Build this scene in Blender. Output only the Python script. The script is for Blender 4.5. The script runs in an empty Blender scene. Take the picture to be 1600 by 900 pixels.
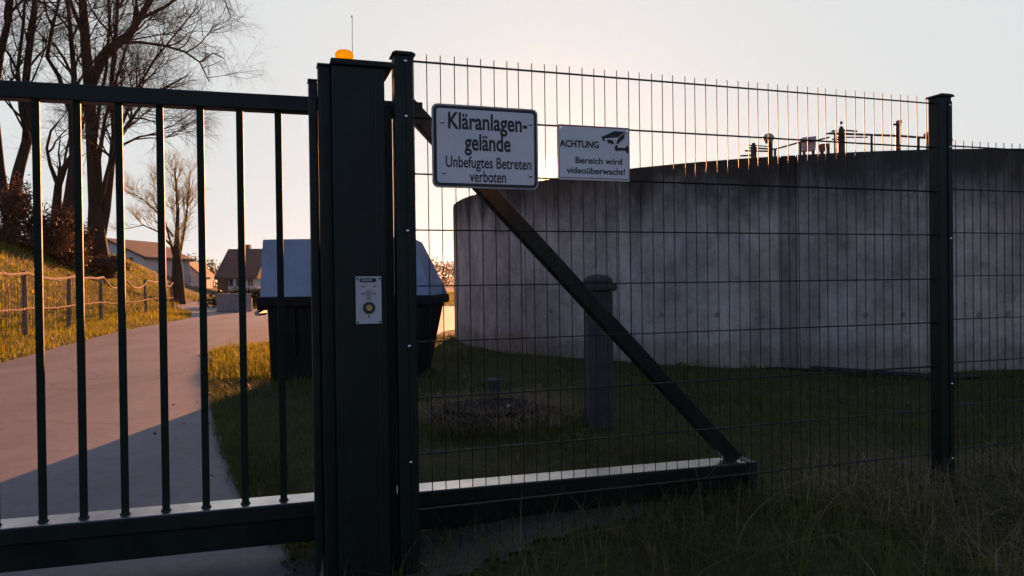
import bpy, bmesh, math, random
import numpy as np
from mathutils import Matrix, Vector

random.seed(7)
rng = np.random.default_rng(11)
R = math.radians
sc = bpy.context.scene
COL = sc.collection

# ------------------------------------------------------------------ camera
EYE = 1.05                      # metres above the road
FOC = 1155.0                    # focal length in photo pixels (1600 wide)
cam_d = bpy.data.cameras.new('camera')
cam_d.sensor_width = 36.0
cam_d.lens = 36.0 * FOC / 1600.0
cam_d.clip_start = 0.05
cam_d.clip_end = 6000.0
cam = bpy.data.objects.new('camera', cam_d)
COL.objects.link(cam)
cam.matrix_world = (Matrix.Translation((0, 0, EYE)) @ Matrix.Rotation(R(90 - 0.5), 4, 'X')
                    @ Matrix.Rotation(R(-0.72), 4, 'Z'))
sc.camera = cam

# ------------------------------------------------------------------ sky and sun
SUN_AZ, SUN_EL = R(3.0), R(8.25)
sun_vec = Vector((math.sin(SUN_AZ) * math.cos(SUN_EL), math.cos(SUN_AZ) * math.cos(SUN_EL), math.sin(SUN_EL)))
world = bpy.data.worlds.new('World')
sc.world = world
world.use_nodes = True
wn, wl = world.node_tree.nodes, world.node_tree.links
wn.clear()
sky = wn.new('ShaderNodeTexSky')
sky.sky_type = 'NISHITA'
sky.sun_disc = False
sky.sun_elevation = SUN_EL
sky.sun_rotation = SUN_AZ
sky.altitude = 450
sky.air_density = 1.0
sky.dust_density = 4.0
sky.ozone_density = 2.0
# evening haze evens the bright half of the sky out: soft upper bound on the sky's radiance
SKY_CAP = 5.3
sky_cap = wn.new('ShaderNodeVectorMath'); sky_cap.operation = 'MINIMUM'
sky_cap.inputs[1].default_value = (SKY_CAP * 0.96, SKY_CAP, SKY_CAP * 1.01)
gain = wn.new('ShaderNodeVectorMath'); gain.operation = 'MULTIPLY'; gain.inputs[1].default_value = (1.80, 1.42, 1.55)
# the sun's own disc
tc = wn.new('ShaderNodeTexCoord')
dotn = wn.new('ShaderNodeVectorMath'); dotn.operation = 'DOT_PRODUCT'
dotn.inputs[1].default_value = sun_vec
disc = wn.new('ShaderNodeMapRange'); disc.interpolation_type = 'SMOOTHSTEP'
disc.inputs[1].default_value = math.cos(R(0.50)); disc.inputs[2].default_value = math.cos(R(0.26))
disc.inputs[3].default_value = 0.0; disc.inputs[4].default_value = 40.0
aur = wn.new('ShaderNodeMapRange'); aur.interpolation_type = 'SMOOTHERSTEP'      # the bright aureole of hazy air round the sun
aur.inputs[1].default_value = math.cos(R(1.7)); aur.inputs[2].default_value = math.cos(R(0.15))
aur.inputs[3].default_value = 0.0; aur.inputs[4].default_value = 12.0
dsum = wn.new('ShaderNodeMath'); dsum.operation = 'ADD'
dcol = wn.new('ShaderNodeVectorMath'); dcol.operation = 'SCALE'
dcol.inputs[0].default_value = (1.0, 0.60, 0.14)
addn = wn.new('ShaderNodeVectorMath'); addn.operation = 'ADD'
bg = wn.new('ShaderNodeBackground'); bg.inputs['Strength'].default_value = 0.05
wout = wn.new('ShaderNodeOutputWorld')
wl.new(sky.outputs[0], gain.inputs[0])
wl.new(gain.outputs[0], sky_cap.inputs[0])
wl.new(tc.outputs['Generated'], dotn.inputs[0])
wl.new(dotn.outputs['Value'], disc.inputs[0])
wl.new(dotn.outputs['Value'], aur.inputs[0])
wl.new(disc.outputs[0], dsum.inputs[0]); wl.new(aur.outputs[0], dsum.inputs[1])
wl.new(dsum.outputs[0], dcol.inputs['Scale'])
wl.new(sky_cap.outputs[0], addn.inputs[0])
wl.new(dcol.outputs[0], addn.inputs[1])
wl.new(addn.outputs[0], bg.inputs['Color'])
wl.new(bg.outputs[0], wout.inputs['Surface'])

sun_d = bpy.data.lights.new('sun', 'SUN')
sun_d.energy = 5.0
sun_d.angle = R(0.5)
sun_d.color = (1.0, 0.39, 0.15)
sun = bpy.data.objects.new('sun', sun_d)
COL.objects.link(sun)
sun.location = (0, 0, 30)
sun.rotation_euler = sun_vec.to_track_quat('Z', 'Y').to_euler()

sc.view_settings.view_transform = 'Standard'
sc.view_settings.look = 'None'
sc.view_settings.exposure = 1.54
sc.view_settings.gamma = 1.0
sc.view_settings.use_curve_mapping = False
sc.cycles.max_bounces = 6
sc.cycles.transparent_max_bounces = 12

# ------------------------------------------------------------------ helpers
PITCH, ROLL = R(-0.5), R(-0.72)

def horizon(px):
    return 450.0 - 0.0126 * px

def at(px, py, Z):
    """photo pixel at distance Z in front of the camera -> point in the place"""
    dy = horizon(px) - py
    return Vector(((px - 800.0) / FOC * Z, Z, EYE + dy / FOC * Z))

def ground_at(px, py):
    Z = FOC * EYE / (py - horizon(px))
    return Vector(((px - 800.0) / FOC * Z, Z, 0.0))

def tag(o, label=None, cat=None, group=None, kind=None):
    if label: o['label'] = label
    if cat: o['category'] = cat
    if group: o['group'] = group
    if kind: o['kind'] = kind
    return o

def empty(name, loc=(0, 0, 0), rz=0.0, label=None, cat=None, group=None):
    o = bpy.data.objects.new(name, None)
    o.empty_display_size = 0.1
    COL.objects.link(o)
    o.location = loc
    o.rotation_euler = (0, 0, rz)
    return tag(o, label, cat, group)

class MB:
    """collects shapes for ONE mesh"""
    def __init__(s):
        s.v = []; s.f = []
    def add(s, v, f):
        b = len(s.v)
        s.v += [tuple(p) for p in v]
        s.f += [tuple(i + b for i in q) for q in f]
        return s
    def box(s, c, d, M=None):
        x, y, z = d[0] / 2, d[1] / 2, d[2] / 2
        v = [Vector(p) for p in ((-x, -y, -z), (x, -y, -z), (x, y, -z), (-x, y, -z), (-x, -y, z), (x, -y, z), (x, y, z), (-x, y, z))]
        if M is not None: v = [M @ p for p in v]
        c = Vector(c)
        return s.add([p + c for p in v], [(0, 3, 2, 1), (4, 5, 6, 7), (0, 1, 5, 4), (1, 2, 6, 5), (2, 3, 7, 6), (3, 0, 4, 7)])
    def box2(s, a, b):
        return s.box([(a[i] + b[i]) / 2 for i in range(3)], [abs(b[i] - a[i]) for i in range(3)])
    def tube(s, path, rad, n=6, cap=True):
        path = [Vector(p) for p in path]
        if not hasattr(rad, '__len__'): rad = [rad] * len(path)
        rings = []
        up = None
        for i, p in enumerate(path):
            t = (path[min(i + 1, len(path) - 1)] - path[max(i - 1, 0)])
            if t.length < 1e-9: t = Vector((0, 0, 1))
            t.normalize()
            if up is None:
                up = Vector((1, 0, 0)) if abs(t.x) < 0.8 else Vector((0, 1, 0))
            a = (up - t * up.dot(t)); a.normalize(); up = a
            b = t.cross(a)
            rings.append([p + (a * math.cos(2 * math.pi * k / n) + b * math.sin(2 * math.pi * k / n)) * rad[i] for k in range(n)])
        v = [q for r in rings for q in r]
        f = []
        for i in range(len(rings) - 1):
            for k in range(n):
                f.append((i * n + k, i * n + (k + 1) % n, (i + 1) * n + (k + 1) % n, (i + 1) * n + k))
        if cap:
            f.append(tuple(range(n - 1, -1, -1))); f.append(tuple((len(rings) - 1) * n + k for k in range(n)))
        return s.add(v, f)
    def lathe(s, prof, n=24, c=(0, 0, 0)):
        """prof: list of (r, z) from bottom to top"""
        v = []; f = []
        for r, z in prof:
            for k in range(n):
                a = 2 * math.pi * k / n
                v.append((c[0] + r * math.cos(a), c[1] + r * math.sin(a), c[2] + z))
        for i in range(len(prof) - 1):
            for k in range(n):
                f.append((i * n + k, i * n + (k + 1) % n, (i + 1) * n + (k + 1) % n, (i + 1) * n + k))
        f.append(tuple(range(n - 1, -1, -1))); f.append(tuple((len(prof) - 1) * n + k for k in range(n)))
        return s.add(v, f)
    def prism(s, poly, y0, y1):
        """poly in (x, z), extruded along y"""
        n = len(poly)
        v = [(p[0], y0, p[1]) for p in poly] + [(p[0], y1, p[1]) for p in poly]
        f = [tuple(range(n)), tuple(range(2 * n - 1, n - 1, -1))]
        for k in range(n):
            f.append((k, n + k, n + (k + 1) % n, (k + 1) % n))
        return s.add(v, f)
    def slab(s, poly, z0, z1):
        """poly in (x, y), extruded along z"""
        n = len(poly)
        v = [(p[0], p[1], z0) for p in poly] + [(p[0], p[1], z1) for p in poly]
        f = [tuple(range(n - 1, -1, -1)), tuple(range(n, 2 * n))]
        for k in range(n):
            f.append((k, (k + 1) % n, n + (k + 1) % n, n + k))
        return s.add(v, f)
    def build(s, name, mat, parent=None, smooth=False, bevel=0.0, loc=None):
        me = bpy.data.meshes.new(name)
        me.from_pydata([tuple(p) for p in s.v], [], s.f)
        bm = bmesh.new(); bm.from_mesh(me)
        bmesh.ops.recalc_face_normals(bm, faces=bm.faces)
        bm.to_mesh(me); bm.free()
        return link(name, me, mat, parent, smooth, bevel, loc)

def link(name, me, mat, parent=None, smooth=False, bevel=0.0, loc=None):
    if mat is not None and not me.materials: me.materials.append(mat)
    if smooth:
        me.shade_smooth() if smooth is True else me.shade_smooth()
    o = bpy.data.objects.new(name, me)
    COL.objects.link(o)
    if parent is not None: o.parent = parent
    if loc is not None: o.location = loc
    if bevel:
        m = o.modifiers.new('bevel', 'BEVEL'); m.width = bevel; m.segments = 2; m.limit_method = 'ANGLE'; m.angle_limit = R(35)
    return o

def raw_mesh(name, V, F, mat, attr=None, smooth=False):
    """V (n,3) array, F (m,k) int array"""
    me = bpy.data.meshes.new(name)
    n, m, k = len(V), len(F), F.shape[1]
    me.vertices.add(n); me.vertices.foreach_set('co', np.ascontiguousarray(V, dtype=np.float32).ravel())
    me.loops.add(m * k); me.loops.foreach_set('vertex_index', np.ascontiguousarray(F, dtype=np.int32).ravel())
    me.polygons.add(m); me.polygons.foreach_set('loop_start', np.arange(0, m * k, k, dtype=np.int32))
    if smooth: me.polygons.foreach_set('use_smooth', np.ones(m, dtype=bool))
    if attr is not None:
        a = me.attributes.new('rnd', 'FLOAT', 'POINT'); a.data.foreach_set('value', np.ascontiguousarray(attr, dtype=np.float32))
    me.update(); me.validate()
    me.materials.append(mat)
    return me

# ------------------------------------------------------------------ materials
class NT:
    def __init__(s, name):
        s.m = bpy.data.materials.new(name); s.m.use_nodes = True
        s.n = s.m.node_tree.nodes; s.l = s.m.node_tree.links
        s.b = s.n['Principled BSDF']
    def node(s, t, **kw):
        x = s.n.new(t)
        for k, v in kw.items(): setattr(x, k, v)
        return x
    def noise(s, scale, detail=4.0, rough=0.6, coord='Object', stretch=None, dist=0.0):
        tc = s.node('ShaderNodeTexCoord')
        t = s.node('ShaderNodeTexNoise'); t.inputs['Scale'].default_value = scale
        t.inputs['Detail'].default_value = detail; t.inputs['Roughness'].default_value = rough
        t.inputs['Distortion'].default_value = dist
        src = tc.outputs[coord]
        if stretch:
            mp = s.node('ShaderNodeMapping'); mp.inputs['Scale'].default_value = stretch
            s.l.new(src, mp.inputs[0]); src = mp.outputs[0]
        s.l.new(src, t.inputs['Vector'])
        return t.outputs['Fac']
    def ramp(s, fac, stops):
        r = s.node('ShaderNodeValToRGB')
        e = r.color_ramp.elements
        while len(e) > 1: e.remove(e[-1])
        e[0].position = stops[0][0]; e[0].color = (*stops[0][1], 1)
        for p, c in stops[1:]:
            q = e.new(p); q.color = (*c, 1)
        s.l.new(fac, r.inputs[0])
        return r.outputs[0]
    def mul(s, a, b, fac=1.0, mode='MULTIPLY'):
        x = s.node('ShaderNodeMix'); x.data_type = 'RGBA'; x.blend_type = mode
        if hasattr(fac, 'default_value') or not isinstance(fac, float): s.l.new(fac, x.inputs[0])
        else: x.inputs[0].default_value = fac
        for i, q in ((6, a), (7, b)):
            if isinstance(q, tuple): x.inputs[i].default_value = (*q, 1)
            else: s.l.new(q, x.inputs[i])
        return x.outputs[2]
    def bump(s, h, strength=0.3, dist=0.01):
        b = s.node('ShaderNodeBump'); b.inputs['Strength'].default_value = strength; b.inputs['Distance'].default_value = dist
        s.l.new(h, b.inputs['Height']); s.l.new(b.outputs[0], s.b.inputs['Normal'])
    def set(s, **kw):
        names = {'rough': 'Roughness', 'metal': 'Metallic', 'ior': 'IOR', 'spec': 'Specular IOR Level', 'coat': 'Coat Weight', 'coat_rough': 'Coat Roughness', 'trans': 'Transmission Weight'}
        for k, v in kw.items():
            s.b.inputs[names[k]].default_value = v
        return s
    def col(s, c):
        if isinstance(c, tuple): s.b.inputs['Base Color'].default_value = (*c, 1)
        else: s.l.new(c, s.b.inputs['Base Color'])
        return s

def paint(name, c, rough=0.4, metal=0.0, var=0.25, scale=9.0, spec=0.5, bump=0.0, dust=0.0):
    t = NT(name)
    n = t.noise(scale, 5, 0.65)
    lo = tuple(x * (1 - var) for x in c); hi = tuple(min(1, x * (1 + var)) for x in c)
    t.col(t.ramp(n, [(0.3, lo), (0.7, hi)])).set(rough=rough, metal=metal, spec=spec)
    if dust:
        base = t.b.inputs['Base Color'].links[0].from_socket
        t.col(t.mul(base, (0.055, 0.052, 0.05), t.ramp(t.noise(7, 7, 0.78, stretch=(1, 1, 0.3)), [(0.5, (0, 0, 0)), (0.8, (dust,) * 3)]), 'MIX'))
    r2 = t.noise(scale * 4, 3, 0.6)
    mr = t.node('ShaderNodeMapRange'); mr.inputs[3].default_value = rough * 0.75; mr.inputs[4].default_value = min(1, rough * 1.3)
    t.l.new(r2, mr.inputs[0]); t.l.new(mr.outputs[0], t.b.inputs['Roughness'])
    if bump: t.bump(t.noise(scale * 8, 3), bump, 0.004)
    return t.m

M = {}
M['green_steel'] = paint('green_steel', (0.0050, 0.0108, 0.0070), 0.48, var=0.45, spec=0.28, scale=5.0, dust=0.35)
M['green_post'] = paint('green_post', (0.0055, 0.0125, 0.0076), 0.48, var=0.45, spec=0.28, scale=5.0, dust=0.35)
M['bar'] = paint('green_bar', (0.0070, 0.0160, 0.0088), 0.6, var=0.4, spec=0.2)
M['wire'] = paint('wire_green', (0.008, 0.012, 0.008), 0.5, var=0.15, spec=0.3)
M['galv'] = paint('galvanised', (0.62, 0.61, 0.58), 0.3, metal=1.0, var=0.18, scale=14)
M['screw'] = paint('screw_steel', (0.75, 0.75, 0.78), 0.25, metal=1.0, var=0.1)
M['black_plastic'] = paint('black_plastic', (0.012, 0.012, 0.013), 0.5)
M['dark_steel'] = paint('dark_steel', (0.02, 0.021, 0.023), 0.5)
M['alu_plate'] = paint('alu_plate', (0.50, 0.50, 0.52), 0.4, var=0.08)
M['sign_white'] = paint('sign_white', (0.72, 0.70, 0.71), 0.42, var=0.09, scale=7)
M['sign_black'] = paint('sign_black', (0.018, 0.016, 0.015), 0.5)
M['sign_rim'] = paint('sign_rim', (0.30, 0.29, 0.28), 0.35, metal=0.6)
M['sign_red'] = paint('sign_red', (0.32, 0.07, 0.05), 0.5)
M['brass'] = paint('brass', (0.45, 0.33, 0.13), 0.35, metal=1.0)

# amber beacon lens
t = NT('amber_lens'); t.col((0.95, 0.45, 0.01)).set(rough=0.25, trans=0.25)
tr = t.node('ShaderNodeBsdfTranslucent'); tr.inputs['Color'].default_value = (1.0, 0.80, 0.06, 1)
mx = t.node('ShaderNodeMixShader'); mx.inputs[0].default_value = 0.85
o_ = t.n['Material Output']
t.l.new(t.b.outputs[0], mx.inputs[1]); t.l.new(tr.outputs[0], mx.inputs[2]); t.l.new(mx.outputs[0], o_.inputs['Surface'])
M['amber'] = t.m

# asphalt
t = NT('asphalt')
g = t.noise(180, 3, 0.7); big = t.noise(0.55, 5, 0.65); tracks = t.noise(1.3, 3, 0.5, stretch=(1.0, 0.12, 1.0))
c = t.ramp(g, [(0.3, (0.11, 0.105, 0.112)), (0.5, (0.18, 0.172, 0.18)), (0.72, (0.27, 0.258, 0.262))])
c = t.mul(c, t.ramp(big, [(0.32, (0.78, 0.76, 0.76)), (0.68, (1.12, 1.1, 1.08))]))
c = t.mul(c, t.ramp(t.noise(9, 6, 0.75), [(0.36, (0.80, 0.79, 0.79)), (0.5, (1.0, 1.0, 1.0)), (0.68, (1.12, 1.10, 1.08))]))
c = t.mul(c, t.ramp(tracks, [(0.35, (0.80, 0.80, 0.81)), (0.65, (1.10, 1.08, 1.06))]))
vo = t.node('ShaderNodeTexVoronoi'); vo.feature = 'DISTANCE_TO_EDGE'; vo.inputs['Scale'].default_value = 0.42
tcv = t.node('ShaderNodeTexCoord'); nz = t.node('ShaderNodeTexNoise'); nz.inputs['Scale'].default_value = 1.6; nz.inputs['Detail'].default_value = 6
vm_ = t.node('ShaderNodeVectorMath'); vm_.operation = 'MULTIPLY_ADD'; vm_.inputs[1].default_value = (0.9, 0.9, 0)
t.l.new(tcv.outputs['Object'], nz.inputs['Vector']); t.l.new(nz.outputs['Color'], vm_.inputs[0]); t.l.new(tcv.outputs['Object'], vm_.inputs[2]); t.l.new(vm_.outputs[0], vo.inputs['Vector'])
crk = t.ramp(vo.outputs['Distance'], [(0.0, (0.35, 0.34, 0.33)), (0.006, (0.6, 0.6, 0.6)), (0.012, (1, 1, 1))])
c = t.mul(c, crk, t.ramp(t.noise(0.35, 3, 0.5), [(0.45, (0, 0, 0)), (0.6, (1, 1, 1))]))
t.col(c).set(rough=0.62); t.bump(t.noise(140, 4, 0.7), 0.5, 0.006)
M['asphalt'] = t.m
# asphalt repair (darker, newer)
t = NT('asphalt_patch')
g = t.noise(160, 3, 0.7)
t.col(t.ramp(g, [(0.3, (0.06, 0.058, 0.06)), (0.7, (0.13, 0.125, 0.125))])).set(rough=0.7); t.bump(t.noise(140, 4, 0.7), 0.5, 0.006)
M['asphalt_patch'] = t.m
# soil / lawn floor
t = NT('soil')
n1 = t.noise(0.8, 6, 0.65); n2 = t.noise(14, 6, 0.7)
c = t.ramp(n1, [(0.35, (0.050, 0.054, 0.018)), (0.55, (0.075, 0.070, 0.026)), (0.72, (0.100, 0.080, 0.045))])
c = t.mul(c, t.ramp(n2, [(0.3, (0.55, 0.55, 0.55)), (0.7, (1.25, 1.2, 1.15))]))
t.col(c).set(rough=0.95, spec=0.15); t.bump(t.noise(22, 6, 0.7), 0.9, 0.03)
M['soil'] = t.m
t = NT('gravel')
n2 = t.noise(60, 4, 0.7)
t.col(t.ramp(n2, [(0.3, (0.04, 0.034, 0.028)), (0.55, (0.085, 0.070, 0.058)), (0.75, (0.17, 0.145, 0.125))])).set(rough=0.9); t.bump(t.noise(55, 4, 0.7), 0.9, 0.02)
M['gravel'] = t.m
t = NT('earth')
n2 = t.noise(18, 6, 0.75)
t.col(t.ramp(n2, [(0.3, (0.014, 0.010, 0.007)), (0.7, (0.050, 0.036, 0.024))])).set(rough=0.95, spec=0.1); t.bump(t.noise(30, 6, 0.75), 1.0, 0.03)
M['earth'] = t.m

def blade_mat(name, stops, transl=0.3, patch=1.2):
    t = NT(name)
    a = t.node('ShaderNodeAttribute'); a.attribute_name = 'rnd'
    c = t.ramp(a.outputs['Fac'], stops)
    c = t.mul(c, t.ramp(t.noise(patch, 4, 0.6), [(0.32, (0.62, 0.62, 0.6)), (0.68, (1.3, 1.2, 1.1))]))
    t.col(c).set(rough=0.55, spec=0.25)
    tr = t.node('ShaderNodeBsdfTranslucent'); t.l.new(c, tr.inputs['Color'])
    mx = t.node('ShaderNodeMixShader'); mx.inputs[0].default_value = transl
    o = t.n['Material Output']
    t.l.new(t.b.outputs[0], mx.inputs[1]); t.l.new(tr.outputs[0], mx.inputs[2]); t.l.new(mx.outputs[0], o.inputs['Surface'])
    return t.m
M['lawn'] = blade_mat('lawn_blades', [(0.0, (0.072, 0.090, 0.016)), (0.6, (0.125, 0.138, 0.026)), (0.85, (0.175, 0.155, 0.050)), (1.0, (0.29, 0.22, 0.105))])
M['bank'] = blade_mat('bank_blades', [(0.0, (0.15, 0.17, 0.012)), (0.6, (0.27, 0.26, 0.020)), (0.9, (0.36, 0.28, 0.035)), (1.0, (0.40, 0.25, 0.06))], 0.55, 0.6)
M['straw'] = blade_mat('straw', [(0.0, (0.20, 0.15, 0.085)), (1.0, (0.42, 0.33, 0.22))], 0.2)
M['dead_leaf'] = blade_mat('dead_leaf', [(0.0, (0.05, 0.027, 0.016)), (0.6, (0.10, 0.056, 0.029)), (1.0, (0.18, 0.10, 0.048))], 0.35)
M['hedge'] = blade_mat('hedge_leaf', [(0.0, (0.018, 0.03, 0.012)), (1.0, (0.045, 0.06, 0.02))], 0.2)
M['far_wood'] = blade_mat('far_wood_leaf', [(0.0, (0.05, 0.035, 0.022)), (1.0, (0.11, 0.075, 0.04))], 0.35)

# bark
def bark(name, a, b, scale=6):
    t = NT(name)
    n = t.noise(scale, 6, 0.7, stretch=(1, 1, 0.25))
    t.col(t.ramp(n, [(0.3, a), (0.7, b)])).set(rough=0.9, spec=0.2); t.bump(n, 0.8, 0.03)
    return t.m
M['bark'] = bark('bark', (0.016, 0.012, 0.009), (0.050, 0.036, 0.026))
M['twig'] = bark('twig', (0.07, 0.046, 0.034), (0.16, 0.105, 0.075))
M['twig_sun_tint'] = bark('twig_sun_tint', (0.36, 0.26, 0.10), (0.56, 0.42, 0.18))  # golden sunlight on the twigs is put into their colour
t_ = M['twig_sun_tint'].node_tree; pb_ = t_.nodes['Principled BSDF']; tl_ = t_.nodes.new('ShaderNodeBsdfTranslucent'); tl_.inputs['Color'].default_value = (0.62, 0.62, 0.24, 1)   # translucency added so the twigs glow as if backlit
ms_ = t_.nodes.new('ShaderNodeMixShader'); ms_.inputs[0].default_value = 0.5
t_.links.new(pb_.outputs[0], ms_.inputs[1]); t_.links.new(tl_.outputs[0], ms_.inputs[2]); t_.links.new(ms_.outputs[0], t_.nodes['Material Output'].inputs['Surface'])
M['fence_wood'] = bark('fence_wood', (0.16, 0.11, 0.07), (0.34, 0.25, 0.17), 9)

# concrete of the tank: weathered, algae below the rim, runs, form marks
def tank_mat(name, tint):
    t = NT(name)
    base = t.ramp(t.noise(1.1, 7, 0.65), [(0.3, (0.25, 0.24, 0.24)), (0.5, (0.335, 0.322, 0.318)), (0.72, (0.42, 0.405, 0.395))])
    fine = t.mul(t.ramp(t.noise(26, 6, 0.7), [(0.3, (0.82, 0.82, 0.82)), (0.7, (1.1, 1.1, 1.1))]), t.ramp(t.noise(4.5, 7, 0.75, dist=0.4), [(0.3, (0.66, 0.65, 0.63)), (0.52, (1.0, 1.0, 1.0)), (0.72, (1.12, 1.1, 1.07))]))
    c = t.mul(base, fine)
    tcn = t.node('ShaderNodeTexCoord'); sep = t.node('ShaderNodeSeparateXYZ'); t.l.new(tcn.outputs['Object'], sep.inputs[0])
    runs = t.noise(1.35, 6, 0.6, stretch=(1.0, 1.0, 0.32), dist=0.9)
    runs2 = t.noise(6.0, 5, 0.62, stretch=(1.0, 1.0, 0.22), dist=0.8)
    c = t.mul(c, t.ramp(runs, [(0.33, (0.66, 0.65, 0.64)), (0.48, (0.90, 0.90, 0.90)), (0.62, (1.06, 1.06, 1.06))]))
    c = t.mul(c, t.ramp(runs2, [(0.35, (0.88, 0.87, 0.86)), (0.55, (1.0, 1.0, 1.0))]))
    # black algae crust hanging from the rim, its lower edge ragged
    edge = t.noise(2.2, 7, 0.68, stretch=(1.0, 1.0, 0.38), dist=0.6)
    mth = t.node('ShaderNodeMath'); mth.operation = 'MULTIPLY_ADD'; mth.inputs[1].default_value = 1.5; 
    t.l.new(edge, mth.inputs[0]); t.l.new(sep.outputs['Z'], mth.inputs[2])
    mr = t.node('ShaderNodeMapRange'); mr.interpolation_type = 'SMOOTHSTEP'; mr.inputs[1].default_value = 2.30; mr.inputs[2].default_value = 3.15
    t.l.new(mth.outputs[0], mr.inputs[0])
    c = t.mul(c, (0.040, 0.036, 0.032), mr.outputs[0], 'MIX')
    # soil splashed up from the ground
    msp = t.node('ShaderNodeMath'); msp.operation = 'MULTIPLY_ADD'; msp.inputs[1].default_value = -0.5
    t.l.new(t.noise(5, 6, 0.7), msp.inputs[0]); t.l.new(sep.outputs['Z'], msp.inputs[2])
    spl = t.ramp(msp.outputs[0], [(0.0, (0.72, 0.69, 0.64)), (0.12, (1, 1, 1))])
    c = t.mul(c, spl)
    # patchy warm brown tint, at random over the wall
    warm = t.ramp(t.noise(0.5, 4, 0.6), [(0.38, (1, 0.98, 0.94)), (0.66, (1.0, 0.88, 0.74))])
    c = t.mul(c, warm)
    c = t.mul(c, tint)
    t.col(c).set(rough=0.85, spec=0.25); t.bump(t.noise(30, 6, 0.7), 0.35, 0.01)
    return t.m
M['tank'] = tank_mat('tank_concrete', (1.42, 1.39, 1.38))
M['tank_pale'] = tank_mat('tank_concrete_pale', (1.62, 1.58, 1.55))
M['tank_stain'] = tank_mat('tank_concrete_stained', (0.85, 0.83, 0.82))
t = NT('old_concrete')
c = t.ramp(t.noise(9, 6, 0.7), [(0.3, (0.032, 0.030, 0.029)), (0.7, (0.075, 0.070, 0.068))])
t.col(c).set(rough=0.9); t.bump(t.noise(30, 5, 0.7), 0.5, 0.01)
M['old_concrete'] = t.m
M['plug'] = paint('plug', (0.21, 0.20, 0.195), 0.9)
M['concrete_light'] = paint('concrete_light', (0.30, 0.29, 0.28), 0.85, var=0.3, scale=6, bump=0.3)
M['lid_blue'] = paint('lid_blue', (0.25, 0.30, 0.40), 0.5, var=0.22, scale=3)
M['manhole_iron'] = paint('manhole_iron', (0.014, 0.010, 0.007), 0.95, var=0.5, scale=8, bump=0.3, spec=0.08)
M['bin_body'] = paint('bin_body', (0.010, 0.010, 0.010), 0.7, var=0.4, spec=0.2)
M['bin_pale'] = paint('bin_pale', (0.35, 0.34, 0.32), 0.5)
M['plaster'] = paint('plaster', (0.62, 0.61, 0.60), 0.9, var=0.1, scale=1.5)
M['plaster_pink'] = paint('plaster_pink', (0.66, 0.50, 0.44), 0.9, var=0.1, scale=1.5)
M['roof_dark'] = paint('roof_dark', (0.085, 0.06, 0.052), 0.8, var=0.3, scale=3)
M['roof_brown'] = paint('roof_brown', (0.12, 0.07, 0.05), 0.8, var=0.3, scale=3)
M['timber'] = paint('timber', (0.10, 0.06, 0.04), 0.8, var=0.3, scale=5)
M['glass_dark'] = paint('glass_dark', (0.03, 0.035, 0.04), 0.08)
M['lamp_grey'] = paint('lamp_grey', (0.34, 0.32, 0.33), 0.5)
M['orange_wood'] = paint('orange_wood', (0.36, 0.16, 0.07), 0.8)

# ------------------------------------------------------------------ ground, road
FU = R(18.1)                                   # direction of the fence line
UX, UY = math.cos(FU), math.sin(FU)
F0 = Vector((-0.3425, 2.637, 0))
def fence_pt(u, n=0.0, z=0.0):
    return Vector((F0.x + u * UX - n * UY, F0.y + u * UY + n * UX, z))

road_right = [(-0.3, -6), (-0.45, 0), (-0.60, 2.0), (-0.84, 2.78), (-1.02, 3.2), (-1.35, 3.68), (-1.88, 4.77), (-2.54, 6.25), (-3.45, 8.4), (-4.30, 10.6), (-4.72, 11.6),
              (-4.72, 12.3), (-4.2, 12.85), (-3.0, 13.4), (-1.6, 14.0), (-1.45, 16.0), (-0.2, 19.6), (3, 23.0), (8, 25.5), (30, 30)]
road_far = [(30, 36), (8, 33), (-4, 32.5), (-11, 31.5), (-15.2, 38), (-19, 50), (-22, 50), (-17.2, 37.5), (-12.4, 28.6)]
road_left = [(-10.4, 23.8), (-9.2, 17.2), (-8.1, 13.4), (-7.18, 10.37), (-5.9, 5.8), (-5.1, 3.0), (-4.4, 0), (-4.0, -6)]
ROAD = np.array(road_right + road_far + road_left)

def in_poly(P, poly):
    x, y = P[:, 0], P[:, 1]
    ins = np.zeros(len(P), bool)
    j = len(poly) - 1
    for i in range(len(poly)):
        xi, yi = poly[i]; xj, yj = poly[j]
        c = ((yi > y) != (yj > y)) & (x < (xj - xi) * (y - yi) / (yj - yi + 1e-12) + xi)
        ins ^= c; j = i
    return ins

def poly_dist(P, poly):
    d = np.full(len(P), 1e9)
    for i in range(len(poly)):
        a = poly[i]; b = poly[(i + 1) % len(poly)]
        ab = b - a; t_ = np.clip(((P - a) @ ab) / (ab @ ab), 0, 1)
        d = np.minimum(d, np.linalg.norm(P - (a + t_[:, None] * ab), axis=1))
    return d

def sstep(a, b, x):
    t_ = np.clip((x - a) / (b - a), 0, 1)
    return t_ * t_ * (3 - 2 * t_)

def fence_x(Z):                                 # foot line of the garden bank
    return -10.97 - 0.293 * (Z - 18.3)

def wob(x, y):
    return (np.sin(x * 1.7 + 0.6 * np.sin(y * 1.1)) * np.sin(y * 1.3 + 1.0 + 0.7 * np.sin(x * 0.9))
            + 0.5 * np.sin(x * 4.1 + y * 2.3) * np.sin(y * 3.7 - x * 1.9))

TANK_C, TANK_R, TANK_H = (4.93, 13.87), 6.0, 2.40

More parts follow.
